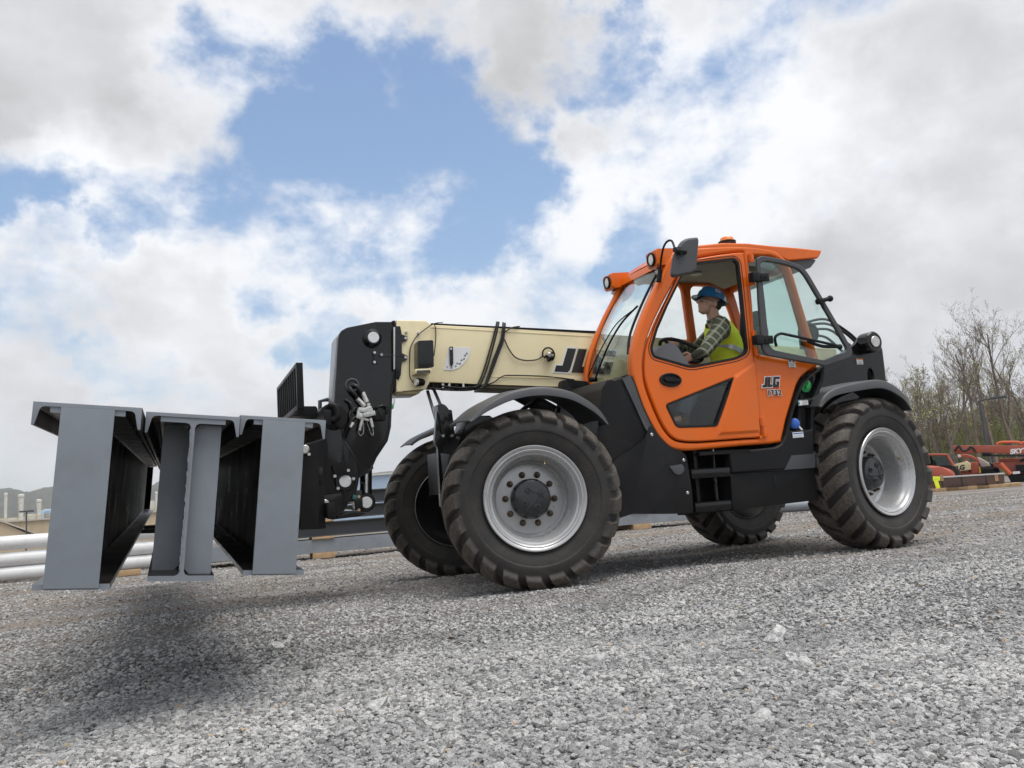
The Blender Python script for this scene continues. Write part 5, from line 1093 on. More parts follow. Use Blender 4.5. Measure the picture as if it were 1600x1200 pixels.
for i in range(4):
    girder(xl[i][0], xl[i][1], spec[i][0], spec[i][1], .14+(.02 if i else 0), gl[i], .14, i == 0)
    for rw in (1, 2): girder(xl[i][0]+.1*rw, xl[i][1]-.15*rw, spec[i][0], spec[i][1], .14+.31*rw, 'grey girder in the rear rows of the stack behind the front wheels, mostly hidden', .14)
    for k, X in enumerate((.55, 3.6, 6.6)):
        lo_z = 0 if i == 0 else spec[i-1][1]; hi_z = spec[i][0]
        q = ga+gd*X+gn*.45; mb = MB(); mb.box((0, 0, (hi_z-lo_z)/2), (.38, 1.0, hi_z-lo_z-.002), bev=.003); o = mb.build('timber', WOOD, None); o.location = (q.x, q.y, lo_z+.001); o.rotation_euler = (0, 0, gang)
        tag(o, 'pine spacer %s, %s' % (['on the gravel under the lowest girder', 'between the two lowest girders', 'under the third girder from the ground', 'under the topmost girder'][i], ['behind the black coupler', 'hidden behind the front wheels', 'behind the black skirt of the cab'][k]), 'timber', 'spacers in the girder stack')
# pale pipe on the ground seen under the tank
f = Fr(1250, 800); mb = MB(); mb.cyl((-6.5, 0, .13), (.6, 0, .13), .12, n=24); o = mb.build('pipe', BEAM, None, 40); o.location = f.O; o.rotation_euler = (0, 0, f.rz); tag(o, 'long grey pipe lying behind the telehandler, seen under its tank', 'pipe')
# --- hills
def ridge(name, prof, dist, m, depth=260, seed=1):
    "prof: photo points along the skyline"
    rr = np.random.RandomState(seed); pr_ = cat([(a, b_, 0) for a, b_ in prof], 8); rows = [[], [], [], [], []]
    for q in pr_:
        d = ray(q.x, q.y); h_ = math.hypot(d.x, d.y); u = Vector((d.x/h_, d.y/h_, 0)); z = CAMP.z+d.z/h_*dist+rr.uniform(-.004, .004)*dist*.12
        base = Vector((CAMP.x, CAMP.y, 0))
        for k, (dd, zz) in enumerate(((-depth, -2), (-depth*.6, z*.45), (-depth*.25, z*.82), (0, z), (depth*.7, z*.5))):
            p = base+u*(dist+dd); rows[k].append((p.x, p.y, zz+(rr.uniform(-1, 1)*z*.04 if 0 < k < 3 else 0)))
    mb = MB(); mb.grid(rows); o = mb.build(name, m, None, 180); tag(o, kind='structure'); return o
HILL = mat('wooded_hillside', (.075, .082, .055), .95, var=.5, vscale=.05, dirt=(.11, .09, .075), damt=.7, dscale=.03)
ridge('hills', [(-500, 800), (-260, 790), (-120, 775), (0, 763), (25, 765), (45, 768), (80, 760), (150, 757), (210, 762), (236, 758), (262, 749), (340, 742), (430, 746), (520, 742), (582, 739), (625, 736), (720, 738), (900, 742), (1040, 744)], 1500, HILL, 500)
ridge('hills', [(1150, 740), (1260, 716), (1380, 690), (1450, 668), (1500, 648), (1540, 634), (1600, 620), (1680, 612), (1800, 618), (2000, 650), (2200, 700)], 700, HILL, 300, 5)
# --- factory on the left
WALLB = mat('beige_metal_wall', (.50, .40, .27), .6, var=.06, vscale=.3); ROOFB = mat('tan_metal_roof', (.46, .41, .34), .5, var=.05, vscale=.3); PIPEW = mat('chimney_grey', (.55, .54, .50), .6)
f = Fr(120, dist=95); t = f.thing('factory_building', 'long low beige factory building beyond the white pipes', 'building')
x0, z0 = f(-180, 820); x1, z1 = f(330, 797)
xw, zt = f(60, 813)
mb = MB(); mb.box(((x0+x1)/2, 9, zt/2), (x1-x0, 18, zt)); mb.build('wall', WALLB, t)
mb = MB(); mb.box(((x0+x1)/2, 9, zt+.08), (x1-x0+.5, 18.5, .16)); mb.box(((x0+x1)/2, -.06, zt*.52), (x1-x0, .06, .08)); mb.build('roof', ROOFB, t)
for k in range(34): 
    pass
mb = MB(); [mb.box((x0+k*.9, -.03, zt/2), (.05, .05, zt-.1)) for k in range(int((x1-x0)/.9))]; mb.build('cladding_ribs', WALLB, t)
for px, top, wd_, lb in ((-8, 768, 7, 0), (9, 770, 5, 0), (33, 772, 8, 1), (61, 780, 7, 2), (244, 768, 4, 3)):
    x, z = f(px, top, 4); _, zb_ = f(px, 812, 4); r_w = wd_/1285*100*.36
    mb = MB(); mb.cyl((x, 4, zt), (x, 4, z-.5), r_w, n=16); mb.cyl((x, 4, z-.9), (x, 4, z-.35), r_w*1.12, n=16); mb.cyl((x, 4, z-.30), (x, 4, z-.12), r_w*1.35, n=16); mb.cyl((x, 4, z-.12), (x, 4, z), r_w*1.35, r_w*.9, n=16); mb.build('chimney', PIPEW, t)
for px, py, w_, h_, c_ in ((50, 800, 1.0, .8, PIPEW), (70, 800, 1.1, 1.1, mat('pale_blue_tank', (.45, .60, .75), .4)), (77, 799, 1.1, 1.2, mat('pale_blue_tank', (.45, .60, .75), .4)), (20, 806, 2.2, .5, PIPEW), (236, 801, .9, 1.4, PIPEW), (254, 800, 1.6, .7, WHITE), (85, 803, 2, .8, PIPEW), (100, 800, 2, 1, PIPEW), (150, 800, 3, 1.2, PIPEW)):
    x, z = f(px, py, 5); mb = MB(); mb.box((x, 5, zt+h_/2), (w_, 1.5, h_), bev=.05); mb.build('roof_unit', c_, t)
mb = MB(); zr = f(60, 806)[1]; mb.box(((x0+x1)/2, .3, zr), (x1-x0, .05, .05))
for k in range(30): mb.box((x0+(x1-x0)*k/30, .3, (zt+zr)/2), (.05, .05, zr-zt))
mb.build('roof_railing', mat('yellow_rail', (.45, .38, .15), .5), t)
f = Fr(0, dist=70); t = f.thing('shed', 'shed with a sloping tan metal roof at the left edge', 'building')
p1 = f(60, 833.5); p2 = f(0, 811); p3 = (p2[0]-(p1[0]-p2[0])*1.2, p1[1])
xm = p2[0]-.3; hm = p2[1]+.1
mb = MB(); mb.prism([(p3[0], 0), (p1[0]-.5, 0), (p1[0]-.5, p1[1]-.05), (xm, hm-.1), (p3[0], p1[1]-.05)], .2, 11.8); mb.build('wall', WALLB, t)
mb = MB(); mb.prism([(p1[0], p1[1]), (xm, hm), (p3[0]-.4, p1[1]), (p3[0]-.4, p1[1]-.12), (xm, hm-.12), (p1[0], p1[1]-.12)], 0, 12); mb.build('roof', ROOFB, t)
f = Fr(42, dist=60); t = f.thing('lamp_post', 'thin grey lamp post in front of the beige factory', 'lamp post'); z = f(42, 799)[1]; mb = MB(); mb.cyl((0, 0, 0), (0, 0, z), .05, .04, n=10); mb.build('pole', PLAST, t); mb = MB(); mb.box((0, 0, z), (.8, .2, .1)); mb.build('lamp', PLAST, t)
f = Fr(600, dist=60); x0, z0 = f(520, 742); x1, z1 = f(680, 742); zt = f(600, 742)[1]
t = f.thing('warehouse', 'pale blue low warehouse behind the girder stack', 'building'); mb = MB(); mb.box(((x0+x1)/2, 6, zt/2), (x1-x0+4, 12, zt)); mb.build('wall', mat('pale_blue_cladding', (.36, .46, .58), .5, var=.05, vscale=.5), t); mb = MB(); mb.box(((x0+x1)/2, 6, zt+.06), (x1-x0+4.4, 12.4, .12)); mb.build('roof', PIPEW, t)
# green strip under pipes
# --- lumber bundle and machines, right
RED = mat('faded_red_paint', (.42, .085, .045), .4, 0, .15, .1, 1, dirt=(.38, .14, .10), damt=.5, dscale=1.5); BRN = mat('brown_wrap', (.105, .060, .050), .5, bump=.3, bscale=4)
f = Fr(1505, 765.5); t = f.thing('lumber_bundle', 'long brown wrapped lumber bundle with a white top on pine runners', 'lumber bundle')
a = pts(f, [(1436, 749), (1569, 741), (1570, 755), (1436, 769)]); mb = MB(); mb.prism([(a[0][0], a[3][1]+.02), (a[2][0], .14), (a[1][0], a[1][1]), (a[0][0], a[0][1])], 0, .9, .02); mb.build('wrapped_stack', BRN, t)
zl = a[0][1]; zr_ = a[1][1]
mb = MB(); mb.prism([(a[0][0]-.02, zl+.002), (a[1][0]+.02, zr_+.002), (a[1][0]+.02, zr_+.045), (a[0][0]-.02, zl+.045)], -.02, .92); mb.build('top_sheet', mat('pale_sheet', (.6, .58, .56), .5), t)
for px in (1471.5, 1502.5, 1541, 1559): x, _ = f(px, 750); mb = MB(); mb.box((x, -.004, (zl+zr_)/2*.55), (.03, .012, .40)); mb.build('strap', DECALB, t)
for px in (1471.5, 1557): x, z = f(px, 746); mb = MB(); mb.box((x, -.012, z-.02), (.10, .02, .20)); mb.build('cardboard_corner', mat('cardboard', (.40, .26, .15), .8), t)
for px, py in ((1480, 766), (1512, 763), (1560, 757)): x, _ = f(px, py); mb = MB(); mb.box((x, .3, .055), (1.25, 1.3, .11), bev=.005); mb.build('runner', WOOD, t)
x, z = f(1461, 748); mb = MB(); mb.box((x, -.03, z), (.30, .06, .14), (0, .1, 0), .02); mb.box((x+.03, -.03, z-.16), (.13, .06, .34), (0, -.15, 0), .02); mb.box((x-.25, -.02, z-.02), (.3, .05, .16), bev=.02); o = mb.build('safety_vest', VEST, None); o.location = f.O; o.rotation_euler = (0, 0, f.rz); tag(o, 'yellow-green safety vest draped over the left end of the lumber bundle', 'vest')
# machine A: red cab and hood, left
def wheelset(t, xs_, y_, r):
    for x in xs_:
        for y in y_:
            mb = MB(); mb.lathe([(r*.55, -.2), (r*.9, -.22), (r, -.14), (r, .14), (r*.9, .22), (r*.55, .2)], Matrix.Translation((x, y, r)) @ Matrix.Rotation(R_(90), 4, 'X'), 24); w = mb.build('wheel', RUB, t)
            mb = MB(); mb.lathe([(.001, .1), (r*.3, .12), (r*.56, .2), (r*.56, -.2), (.001, -.1)], Matrix.Translation((x, y, r)) @ Matrix.Rotation(R_(90), 4, 'X'), 20); mb.build('rim', CREAM, w)
f = Fr(1470, dist=37); t = f.thing('red_telehandler', 'faded red machine with a rounded hood and boxy glazed cab behind the lumber bundle', 'telehandler')
cb = pts(f, [(1440, 712), (1449, 710), (1480, 710), (1489, 724), (1491, 732), (1440, 732)]); mb = MB(); 
mb.prism(pts(f, [(1436, 708.5), (1480, 709), (1482, 712), (1436, 712)]), -.2, 1.4, .03)
for p_, q_ in (((1448, 711), (1446, 730)), ((1479, 710), (1490, 728))):
    a_, b_ = f(*p_), f(*q_); mb.cyl((a_[0], -.1, a_[1]), (b_[0], -.1, b_[1]), .05, n=8); mb.cyl((a_[0], 1.3, a_[1]), (b_[0], 1.3, b_[1]), .05, n=8)
mb.build('cab', RED, t); mb = MB(); mb.prism(pts(f, [(1449, 713), (1478, 713), (1488, 727), (1449, 727)]), -.06, -.04); mb.prism(pts(f, [(1449, 713), (1478, 713), (1488, 727), (1449, 727)]), 1.26, 1.28); mb.build('cab_glass', glass('tinted_glass', (.35, .45, .40), .6), t)
mb = MB(); mb.prism(pts(f, [(1436, 728), (1455, 727), (1470, 729), (1484, 733), (1492, 741), (1492, 754), (1436, 754)]), -.3, 1.5, .12); mb.build('hood', RED, t)
mb = MB(); mb.prism(pts(f, [(1481, 710), (1497, 711), (1494, 726), (1490, 727)]), .2, 1.2); mb.build('dark_screen', GLASSD, t)
wheelset(t, [f(1450, 750)[0], f(1482, 750)[0]], (.4, 1.4), .48)
f = Fr(1515, dist=40); t = f.thing('cream_boom_telehandler', 'red telehandler with a short cream boom between the red machines', 'telehandler')
mb = MB(); mb.prism(pts(f, [(1483, 727), (1505, 722), (1511, 720.5), (1517, 724), (1517, 734), (1492, 737)]), -.3, .15, .02); mb.build('boom', CREAM, t)
x, z = f(1499, 731.5); me = text_mesh('JLG', .26, .25, .004, .012); newobj('brand_lettering', me, DECALB, t, 40, Matrix.Translation((x, -.31, z)) @ Matrix.Rotation(R_(90), 4, 'X') @ Matrix.Rotation(R_(7), 4, 'Z'))
mb = MB(); mb.prism(pts(f, [(1508, 712), (1511, 711), (1513, 738), (1508, 738)]), -.2, -.1); mb.prism(pts(f, [(1493, 713), (1505, 709.5), (1517, 711), (1529, 717), (1534, 726), (1531, 727), (1526, 719), (1516, 714), (1505, 712.5), (1495, 716)]), 0, 1.1, .03); mb.prism(pts(f, [(1517, 722), (1527, 722), (1531, 740), (1517, 741)]), -.2, 1.0, .03); mb.prism(pts(f, [(1500, 736), (1545, 738), (1545, 748), (1500, 748)]), 0, 1.2, .05); mb.build('cab', RED, t)
mb = MB(); mb.prism(pts(f, [(1497, 716), (1508, 713), (1508, 724), (1498, 725)]), .3, .34); mb.prism(pts(f, [(1512, 714), (1524, 719), (1529, 726), (1512, 724)]), .3, .34); mb.build('cab_glass', GLASSD, t)
mb = MB(); mb.prism(pts(f, [(1530, 731), (1556, 731), (1560, 741), (1533, 742)]), -.3, .9, .05); mb.build('engine_cover', BLACKM, t)
mb = MB(); mb.prism(pts(f, [(1527, 714), (1533, 716), (1545, 723), (1548, 729), (1533, 731), (1530, 722)]), .0, .8, .04); mb.build('fork_carriage', mat('pale_metal', (.5, .45, .42), .5), t)
mb = MB(); mb.prism(pts(f, [(1529, 728), (1531, 728), (1533, 739), (1530, 739)]), -.35, -.3); mb.build('warning_marker', mat('amber_yellow', (.75, .45, .04), .5), t)
mb = MB(); mb.prism(pts(f, [(1496, 711), (1500, 710), (1502, 714), (1497, 715)]), -.2, 0, .01); mb.build('lamp', DECALW, t)
wheelset(t, [f(1503, 745)[0], f(1545, 745)[0]], (.5, 1.2), .46)
f = Fr(1570, dist=38.5); t = f.thing('long_boom_telehandler', 'faded red telehandler with white lettering on its long level boom at the right edge', 'telehandler')
mb = MB(); mb.prism(pts(f, [(1518, 696), (1700, 696), (1700, 711), (1526, 707.5)]), 0, .5, .02); mb.build('boom', RED, t)
mb = MB(); mb.prism(pts(f, [(1488.5, 696), (1523, 696), (1528, 707.5), (1508, 709), (1494, 709), (1489, 702)]), .05, .45, .02); mb.build('boom_head', RED, t)
mb = MB(); mb.prism(pts(f, [(1535, 710), (1700, 711), (1700, 714), (1535, 713)]), .05, .45); mb.tube([(*f(1491, 705), 0)] and [Vector((f(a, b)[0], -.06, f(a, b)[1])) for a, b in ((1491, 705), (1498, 697), (1503, 703), (1510, 704), (1518, 698), (1524, 706))], .045, 8); mb.build('hydraulic_hose', HOSE, t)
x, z = f(1600, 704); me = text_mesh('SKYTRAK', .25, .25, .004, .014, 1.0)
wtx = max(v.co.x for v in me.vertices)-min(v.co.x for v in me.vertices); x0_ = f(1576, 704)[0]; newobj('brand_lettering', me, DECALW, t, 40, Matrix.Translation((x0_+wtx/2, -.006, z)) @ Matrix.Rotation(R_(90), 4, 'X') @ Matrix.Rotation(R_(1), 4, 'Z'))
mb = MB(); mb.prism(pts(f, [(1560, 716), (1700, 716), (1700, 722), (1560, 721)]), .6, 1.6, .02); mb.prism(pts(f, [(1552, 723), (1565, 721.5), (1700, 722), (1700, 741), (1580, 741), (1570, 733), (1552, 730)]), .5, 1.8, .04); mb.build('chassis', RED, t)
mb = MB(); a_, b_ = f(1563, 724), f(1579, 741); mb.cyl((a_[0], .0, a_[1]), (b_[0], .0, b_[1]), .09, n=10); mb.build('stabilizer_leg', mat('orange_red', (.62, .13, .05), .4), t)
mb = MB(); mb.tube([Vector((f(a, b)[0], .3, f(a, b)[1])) for a, b in ((1558, 695), (1560, 692), (1567, 690.5), (1590, 690.5), (1597, 694))], .05, 8); mb.tube([Vector((f(a, b)[0], .3, f(a, b)[1])) for a, b in ((1596, 694), (1600, 691), (1640, 691))], .05, 8); mb.build('guard_rail', mat('orange_red', (.62, .13, .05), .4), t)
mb = MB(); mb.prism(pts(f, [(1534, 707), (1545, 706.5), (1549, 709), (1545, 713), (1536, 713)]), -.2, .05, .04); mb.prism(pts(f, [(1587, 726), (1640, 726), (1640, 738), (1588, 738)]), .1, .5, .03); mb.prism(pts(f, [(1573, 741), (1700, 740), (1700, 755), (1580, 754)]), .2, 1.6, .05); mb.build('black_box', BLACKM, t)
mb = MB(); mb.box((f(1588, 738)[0], .05, f(1588, 738.5)[1]), (.25, .06, .10)); mb.build('white_label', DECALW, t)
wheelset(t, [f(1612, 745)[0], f(1680, 745)[0]], (.8, 2.0), .5)
# lamp post
f = Fr(1549, dist=55); t = f.thing('street_lamp', 'dark street lamp post with a short arm in front of the bare trees', 'street lamp'); z = f(1547, 624)[1]; mb = MB(); mb.cyl((0, 0, 0), (0, 0, z), .11, .08, n=12); mb.build('pole', PLAST, t); x1 = f(1560, 623)[0]; mb = MB(); mb.cyl((0, 0, z), (x1, 0, z+.05), .05, n=8); mb.box((x1, 0, z+.05), (.9, .35, .14), bev=.03); mb.build('lamp_head', PLAST, t)
# --- trees
BARK = mat('grey_bark', (.19, .15, .12), .9, var=.3, vscale=2); 
LEAF = [mat('spring_leaves', (.26, .28, .09), .7, var=.35, vscale=.7), mat('olive_leaves', (.24, .21, .10), .7, var=.35, vscale=.7)]
def tree(px, dist, toppx, seed, label, leafy=.4, lean=0., group='bare spring trees at the right edge', kids=True):
    f = Fr(px, dist=dist); H = f(px, toppx)[1]; rr = random.Random(seed); t = f.thing('tree', label, 'tree', group); tb = MB(); cb_ = MB(); lf = []; tb.fixn = cb_.fixn = False
    def br(p, d, L_, r, lv, mb):
        n = 5 if lv == 0 else 4; path = [p]; cur = p; dd = d
        for k in range(n):
            dd = (dd+Vector((rr.gauss(0, .09+.05*lv), rr.gauss(0, .09+.05*lv), rr.gauss(.03, .05)))).normalized(); cur = cur+dd*L_/n; path.append(cur)
        rad = [r*(1-.75*k/n) for k in range(n+1)]; mb.tube(path, r, 5 if lv == 0 else 3, smooth=False, cap=False, radii=rad)
        if lv < 4:
            m_ = [12, 6, 5, 3][lv]
            for k in range(m_):
                s = rr.uniform(.28 if lv == 0 else .15, 1.); i = min(n-1, int(s*n)); q = path[i].lerp(path[i+1], s*n-i); a = rr.uniform(0, 6.283); td = (path[i+1]-path[i]).normalized()
                sd = td.orthogonal().normalized(); sd = Matrix.Rotation(a, 3, td) @ sd; sp_ = rr.uniform(.32, .75); nd = (td*math.cos(sp_)+sd*math.sin(sp_)+Vector((0, 0, .18))).normalized()
                br(q, nd, L_*rr.uniform(.28, .5)*(1.15-s*.5 if lv == 0 else 1), max(.007, rad[i]*.42), lv+1, cb_)
        elif rr.random() < leafy*.55:
            for _ in range(2): lf.append(path[rr.randint(1, n)]+Vector((rr.gauss(0, .12), rr.gauss(0, .12), rr.gauss(0, .12))))
    br(Vector((0, 0, -.1)), Vector((lean, 0, 1)).normalized(), H, H*.011+.05, 0, tb)
    tb.build('trunk', BARK, t, 60); cr_ = cb_.build('crown', BARK, t, 60)
    mb = MB(); mb.fixn = False
    for q in lf:
        a = Vector((rr.gauss(0, 1), rr.gauss(0, 1), rr.gauss(0, 1))).normalized()*.055; b_ = a.orthogonal().normalized()*.045
        vs = [mb.bm.verts.new(q+x) for x in (a, b_, -a, -b_)]; mb.bm.faces.new(vs)
    mb.build('leaves', LEAF[seed % 2], cr_, None)
T = [(1592, 62, 512, 'tallest bare tree at the right edge, rising above the lettered boom', .10, -.12), (1560, 60, 535, 'tall bare forked tree just right of the street lamp', .10, -.08), (1534, 60, 545, 'tall thin bare tree left of the street lamp', .10, -.06), (1512, 63, 565, 'slender bare tree above the cream boom machine', .15, -.08),
     (1486, 58, 588, 'leafing young tree behind the glazed red cab', .22, .05), (1463, 60, 590, 'leafing young tree nearest the rear wheel of the telehandler', .25, -.05), (1446, 57, 602, 'short leafing tree half hidden by the rear wheel', .3, .0)]
for i, (px, d, tp, lb, lfy, ln_) in enumerate(T): tree(px, d, tp, 20+i, lb, lfy, ln_)
for i, (px, tp) in enumerate(((1422, 600), (1440, 610), (1455, 620), (1468, 630), (1474, 605), (1483, 600), (1520, 620), (1557, 610), (1566, 600), (1598, 590)) + ((1430, 620), (1455, 640), (1474, 625), (1497, 610), (1523, 600), (1547, 590), (1575, 575), (1605, 560), (1630, 540), (1585, 620), (1540, 640), (1505, 650))):
    tree(px, 66+(i*7 % 9), tp, 40+i, 'thin bare young tree of the thicket behind the red machines', .22, random.uniform(-.08, .08), 'thicket of young trees behind the machines')
# undergrowth: mass of brush and fresh leaves
rr = random.Random(5); mb = MB(); mb.fixn = False; mb2 = MB(); mb2.fixn = False; f = Fr(1520, dist=72)
for k in range(6500):
    u = rr.uniform(-14, 22); v = rr.uniform(-3, 9); h_ = (1.0+.8*math.sin(u*.7)+.5*math.sin(u*1.9+1))*.8+1.4; z = rr.random()**.8*h_; q = Vector((u, v, z))
    a = Vector((rr.gauss(0, 1), rr.gauss(0, 1), rr.gauss(0, 1))).normalized()*rr.uniform(.05, .13); b_ = a.orthogonal().normalized()*.07
    vs = [mb.bm.verts.new(q+x) for x in (a, b_, -a, -b_)]; mb.bm.faces.new(vs)
for k in range(4200):
    u = rr.uniform(-16, 24); v = rr.uniform(-3, 14); h_ = rr.uniform(1.5, 4.6)+1.6*math.sin(u*.5+1)**2; p = Vector((u, v, 0)); d = Vector((rr.gauss(0, .12), rr.gauss(0, .12), 1)); mb2.tube([p, p+d*h_*.5, p+d*h_+Vector((rr.gauss(0, .3), 0, 0))], .02, 3, smooth=False, cap=False, radii=[.035, .026, .010])
    for _ in range(3): q = p+d*h_*rr.uniform(.4, .95); mb2.tube([q, q+Vector((rr.gauss(0, .35), rr.gauss(0, .3), rr.uniform(.3, .9)))], .01, 3, smooth=False, cap=False, radii=[.013, .006])
me1 = mb.mesh('brush'); me2 = mb2.mesh('b2'); 
for p in me2.polygons: p.material_index = 1
jm = joinmesh([me1, me2]); o = newobj('undergrowth', jm, [LEAF[0], BARK], None); o.location = f.O; o.rotation_euler = (0, 0, f.rz); tag(o, 'olive green undergrowth at the foot of the bare trees', 'undergrowth', kind='stuff')

# ---- air
mb = MB(); mb.box((100, 500, 89), (4400, 3600, 182)); hm, N, L, Bs = nt('haze_air'); N.remove(Bs); pv_ = N.new('ShaderNodeVolumePrincipled'); pv_.inputs['Density'].default_value = .00032; pv_.inputs['Color'].default_value = (.86, .90, .96, 1); pv_.inputs['Anisotropy'].default_value = .2; L.new(pv_.outputs[0], N['Material Output'].inputs['Volume'])
hz_ = mb.build('haze', hm, None, None); tag(hz_, kind='stuff')
# ================================================================== SKY AND LIGHT
SUN_EL, SUN_AZ = R_(69), R_(152)     # azimuth measured from +Y towards +X
sdir = Vector((math.sin(SUN_AZ)*math.cos(SUN_EL), math.cos(SUN_AZ)*math.cos(SUN_EL), math.sin(SUN_EL)))
sl = bpy.data.lights.new('sun', 'SUN'); sl.energy = 1.75; sl.angle = R_(44); sl.color = (1, .965, .91); so = bpy.data.objects.new('sun', sl); COL.objects.link(so); so.rotation_euler = sdir.to_track_quat('Z', 'Y').to_euler(); so.location = (0, 0, 30)
W = bpy.data.worlds.new('World'); S.world = W; W.use_nodes = True; N = W.node_tree.nodes; L = W.node_tree.links; N.clear()
out = N.new('ShaderNodeOutputWorld'); bg = N.new('ShaderNodeBackground'); L.new(bg.outputs[0], out.inputs[0]); tc = N.new('ShaderNodeTexCoord'); G = tc.outputs['Generated']
sky = N.new('ShaderNodeTexSky'); sky.sky_type = 'NISHITA'; sky.sun_disc = False; sky.sun_elevation = SUN_EL; sky.sun_rotation = SUN_AZ; sky.dust_density = 1.5; sky.air_density = 1.3; sky.ozone_density = 2.5
def M_(op, a, b=None, c=None):
    x = N.new('ShaderNodeMath'); x.operation = op
    for i, q in enumerate((a, b, c)):
        if q is None: continue
        if isinstance(q, (int, float)): x.inputs[i].default_value = q
        else: L.new(q, x.inputs[i])
    return x.outputs[0]
def MR(a, lo, hi, o0=0., o1=1., sm=True):
    r = N.new('ShaderNodeMapRange'); r.interpolation_type = 'SMOOTHSTEP' if sm else 'LINEAR'; r.inputs[1].default_value = lo; r.inputs[2].default_value = hi; r.inputs[3].default_value = o0; r.inputs[4].default_value = o1; L.new(a, r.inputs[0]); return r.outputs[0]
def NO(vec, s, d=8, r=.55, dist=0.):
    n = N.new('ShaderNodeTexNoise'); n.inputs['Scale'].default_value = s; n.inputs['Detail'].default_value = d; n.inputs['Roughness'].default_value = r; n.inputs['Distortion'].default_value = dist; L.new(vec, n.inputs['Vector']); return n
wn = NO(G, 4.5, 7, .62); v1 = N.new('ShaderNodeVectorMath'); v1.operation = 'SUBTRACT'; v1.inputs[1].default_value = (.5, .5, .5); L.new(wn.outputs['Color'], v1.inputs[0])
v2 = N.new('ShaderNodeVectorMath'); v2.operation = 'SCALE'; v2.inputs['Scale'].default_value = .30; L.new(v1.outputs[0], v2.inputs[0]); v3 = N.new('ShaderNodeVectorMath'); v3.operation = 'ADD'; L.new(G, v3.inputs[0]); L.new(v2.outputs[0], v3.inputs[1]); v4 = N.new('ShaderNodeVectorMath'); v4.operation = 'NORMALIZE'; L.new(v3.outputs[0], v4.inputs[0]); WV = v4.outputs[0]
def blobs(lst, mxm=False):
    acc = None
    for px, py, rp, wt in lst:
        d = ray(px, py).normalized(); dt = N.new('ShaderNodeVectorMath'); dt.operation = 'DOT_PRODUCT'; dt.inputs[1].default_value = d; L.new(WV, dt.inputs[0])
        v = MR(dt.outputs['Value'], math.cos(rp/F_PX*1.25), 1.0-(rp/F_PX)**2*.06, 0, wt); acc = v if acc is None else M_('SMOOTH_MAX' if mxm else 'ADD', acc, v, .12 if mxm else None)
    return acc
blue = blobs([(420, 190, 215, .66), (590, 200, 215, .66), (700, 270, 170, .60), (240, 230, 150, .55), (470, 300, 170, .6), (640, 370, 90, .42), (110, 190, 80, .25), (25, 285, 90, .5), (760, 320, 80, .3), (320, 330, 90, .38), (910, 110, 90, .34), (490, 480, 60, .42), (1010, 385, 70, .3), (220, 600, 70, .3), (330, 610, 60, .28), (160, 400, 50, .3), (560, 100, 120, .3)], True)
mpv = N.new('ShaderNodeMapping'); mpv.inputs['Scale'].default_value = (1, 1, 1.5); L.new(G, mpv.inputs[0])
n1 = NO(mpv.outputs[0], 4.6, 8, .60).outputs[0]; n2 = n1
def BIL(scale, det, vec):
    v = N.new('ShaderNodeTexVoronoi'); v.feature = 'F1'; v.inputs['Scale'].default_value = scale
    v.inputs['Detail'].default_value = det; v.inputs['Roughness'].default_value = .55; v.normalize = True; L.new(vec, v.inputs['Vector']); return v.outputs['Distance']
wn2 = NO(G, 8, 5, .6); wv = N.new('ShaderNodeVectorMath'); wv.operation = 'MULTIPLY_ADD'; wv.inputs[1].default_value = (.10, .10, .10); L.new(wn2.outputs['Color'], wv.inputs[0]); L.new(mpv.outputs[0], wv.inputs[2])
bl = BIL(7.5, 2.5, wv.outputs[0])
puff = M_('SUBTRACT', .42, bl)
cov = M_('SUBTRACT', M_('ADD', M_('ADD', M_('MULTIPLY', M_('SUBTRACT', n1, .5), 2.3), M_('MULTIPLY', puff, .65)), .36), M_('SUBTRACT', M_('MULTIPLY', blue, 1.1), blobs([(190, 50, 220, .40), (360, 5, 150, .22), (540, 0, 140, .30), (720, 20, 150, .32), (860, 170, 110, .25), (60, 130, 120, .2)])))
cm = MR(cov, -.12, .36)
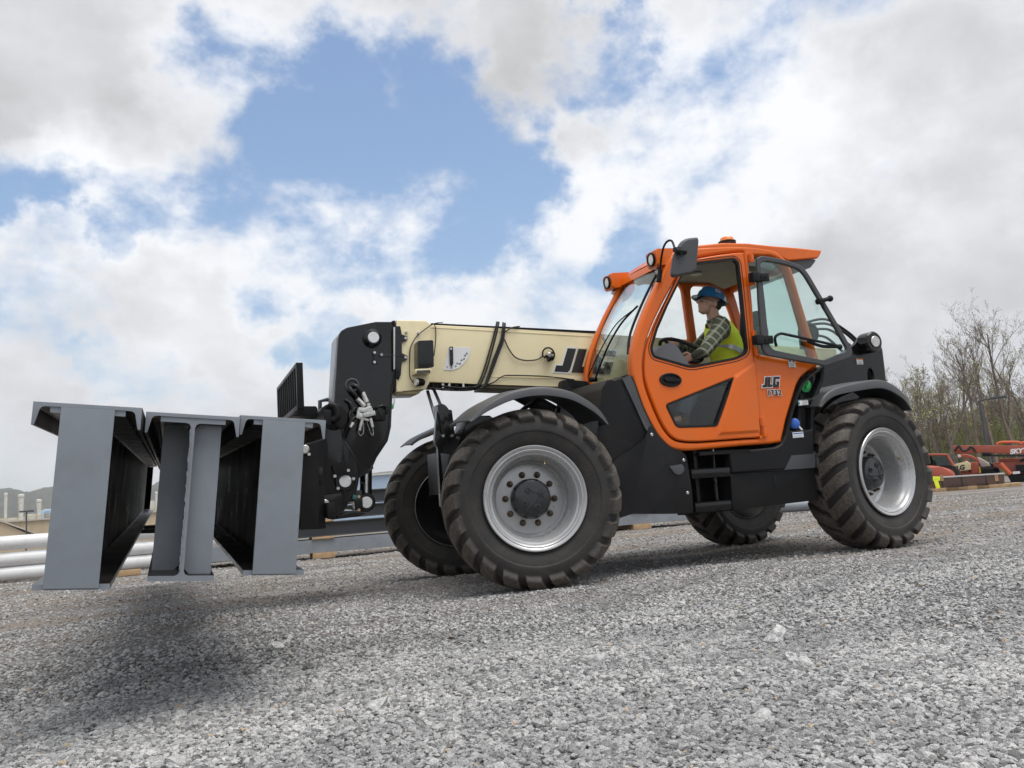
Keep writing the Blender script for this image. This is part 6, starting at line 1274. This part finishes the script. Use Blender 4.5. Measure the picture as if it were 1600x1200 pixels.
sh = blobs([(840, 330, 120, .30), (180, 320, 140, .30), (1100, 230, 220, .28), (960, 400, 140, .22), (560, 430, 170, .22), (100, 330, 110, .18), (300, 450, 170, .12), (1130, 520, 220, .10), (760, 440, 160, .2), (1300, 330, 220, .10), (1450, 250, 160, .15), (60, 640, 200, .1), (350, 60, 120, .15)])
dk = blobs([(200, 50, 240, .10), (80, 170, 130, .08), (760, 80, 140, .14), (860, 190, 140, .20), (1420, 60, 220, .06), (1480, 450, 240, .10), (90, 480, 150, .16), (1250, 400, 120, .10), (1320, 480, 150, .15), (560, 560, 120, .08)])
n3 = NO(wv.outputs[0], 5.5, 7, .58).outputs[0]
val = M_('ADD', M_('SUBTRACT', M_('ADD', M_('ADD', M_('MULTIPLY', M_('SUBTRACT', n3, .5), 1.05), M_('MULTIPLY', puff, .42)), .56), dk), sh)
rim = M_('MULTIPLY', MR(cov, .15, .6, 1, 0), .20); val = M_('ADD', val, rim)
cr = N.new('ShaderNodeValToRGB'); e = cr.color_ramp.elements; e[0].position = 0; e[0].color = (.33, .33, .335, 1); e[1].position = 1; e[1].color = (.72, .73, .75, 1)
for p_, c in ((.30, (.41, .41, .415)), (.55, (.51, .512, .525)), (.8, (.62, .63, .65))): q = e.new(p_); q.color = (*c, 1)
L.new(val, cr.inputs[0])
ss = N.new('ShaderNodeVectorMath'); ss.operation = 'SCALE'; ss.inputs['Scale'].default_value = .105; L.new(sky.outputs[0], ss.inputs[0]); hz = N.new('ShaderNodeVectorMath'); hz.operation = 'ADD'; hz.inputs[1].default_value = (.015, .03, .065); L.new(ss.outputs[0], hz.inputs[0]); ss = hz
mx = N.new('ShaderNodeMix'); mx.data_type = 'RGBA'; L.new(cm, mx.inputs[0]); L.new(ss.outputs[0], mx.inputs[6]); L.new(cr.outputs[0], mx.inputs[7])
L.new(mx.outputs[2], bg.inputs[0]); bg.inputs['Strength'].default_value = .94
S.view_settings.view_transform = 'Standard'; S.view_settings.look = 'None'; S.view_settings.exposure = .62; S.view_settings.gamma = 1
S.render.engine = 'CYCLES'; S.cycles.max_bounces = 8; S.cycles.transparent_max_bounces = 12
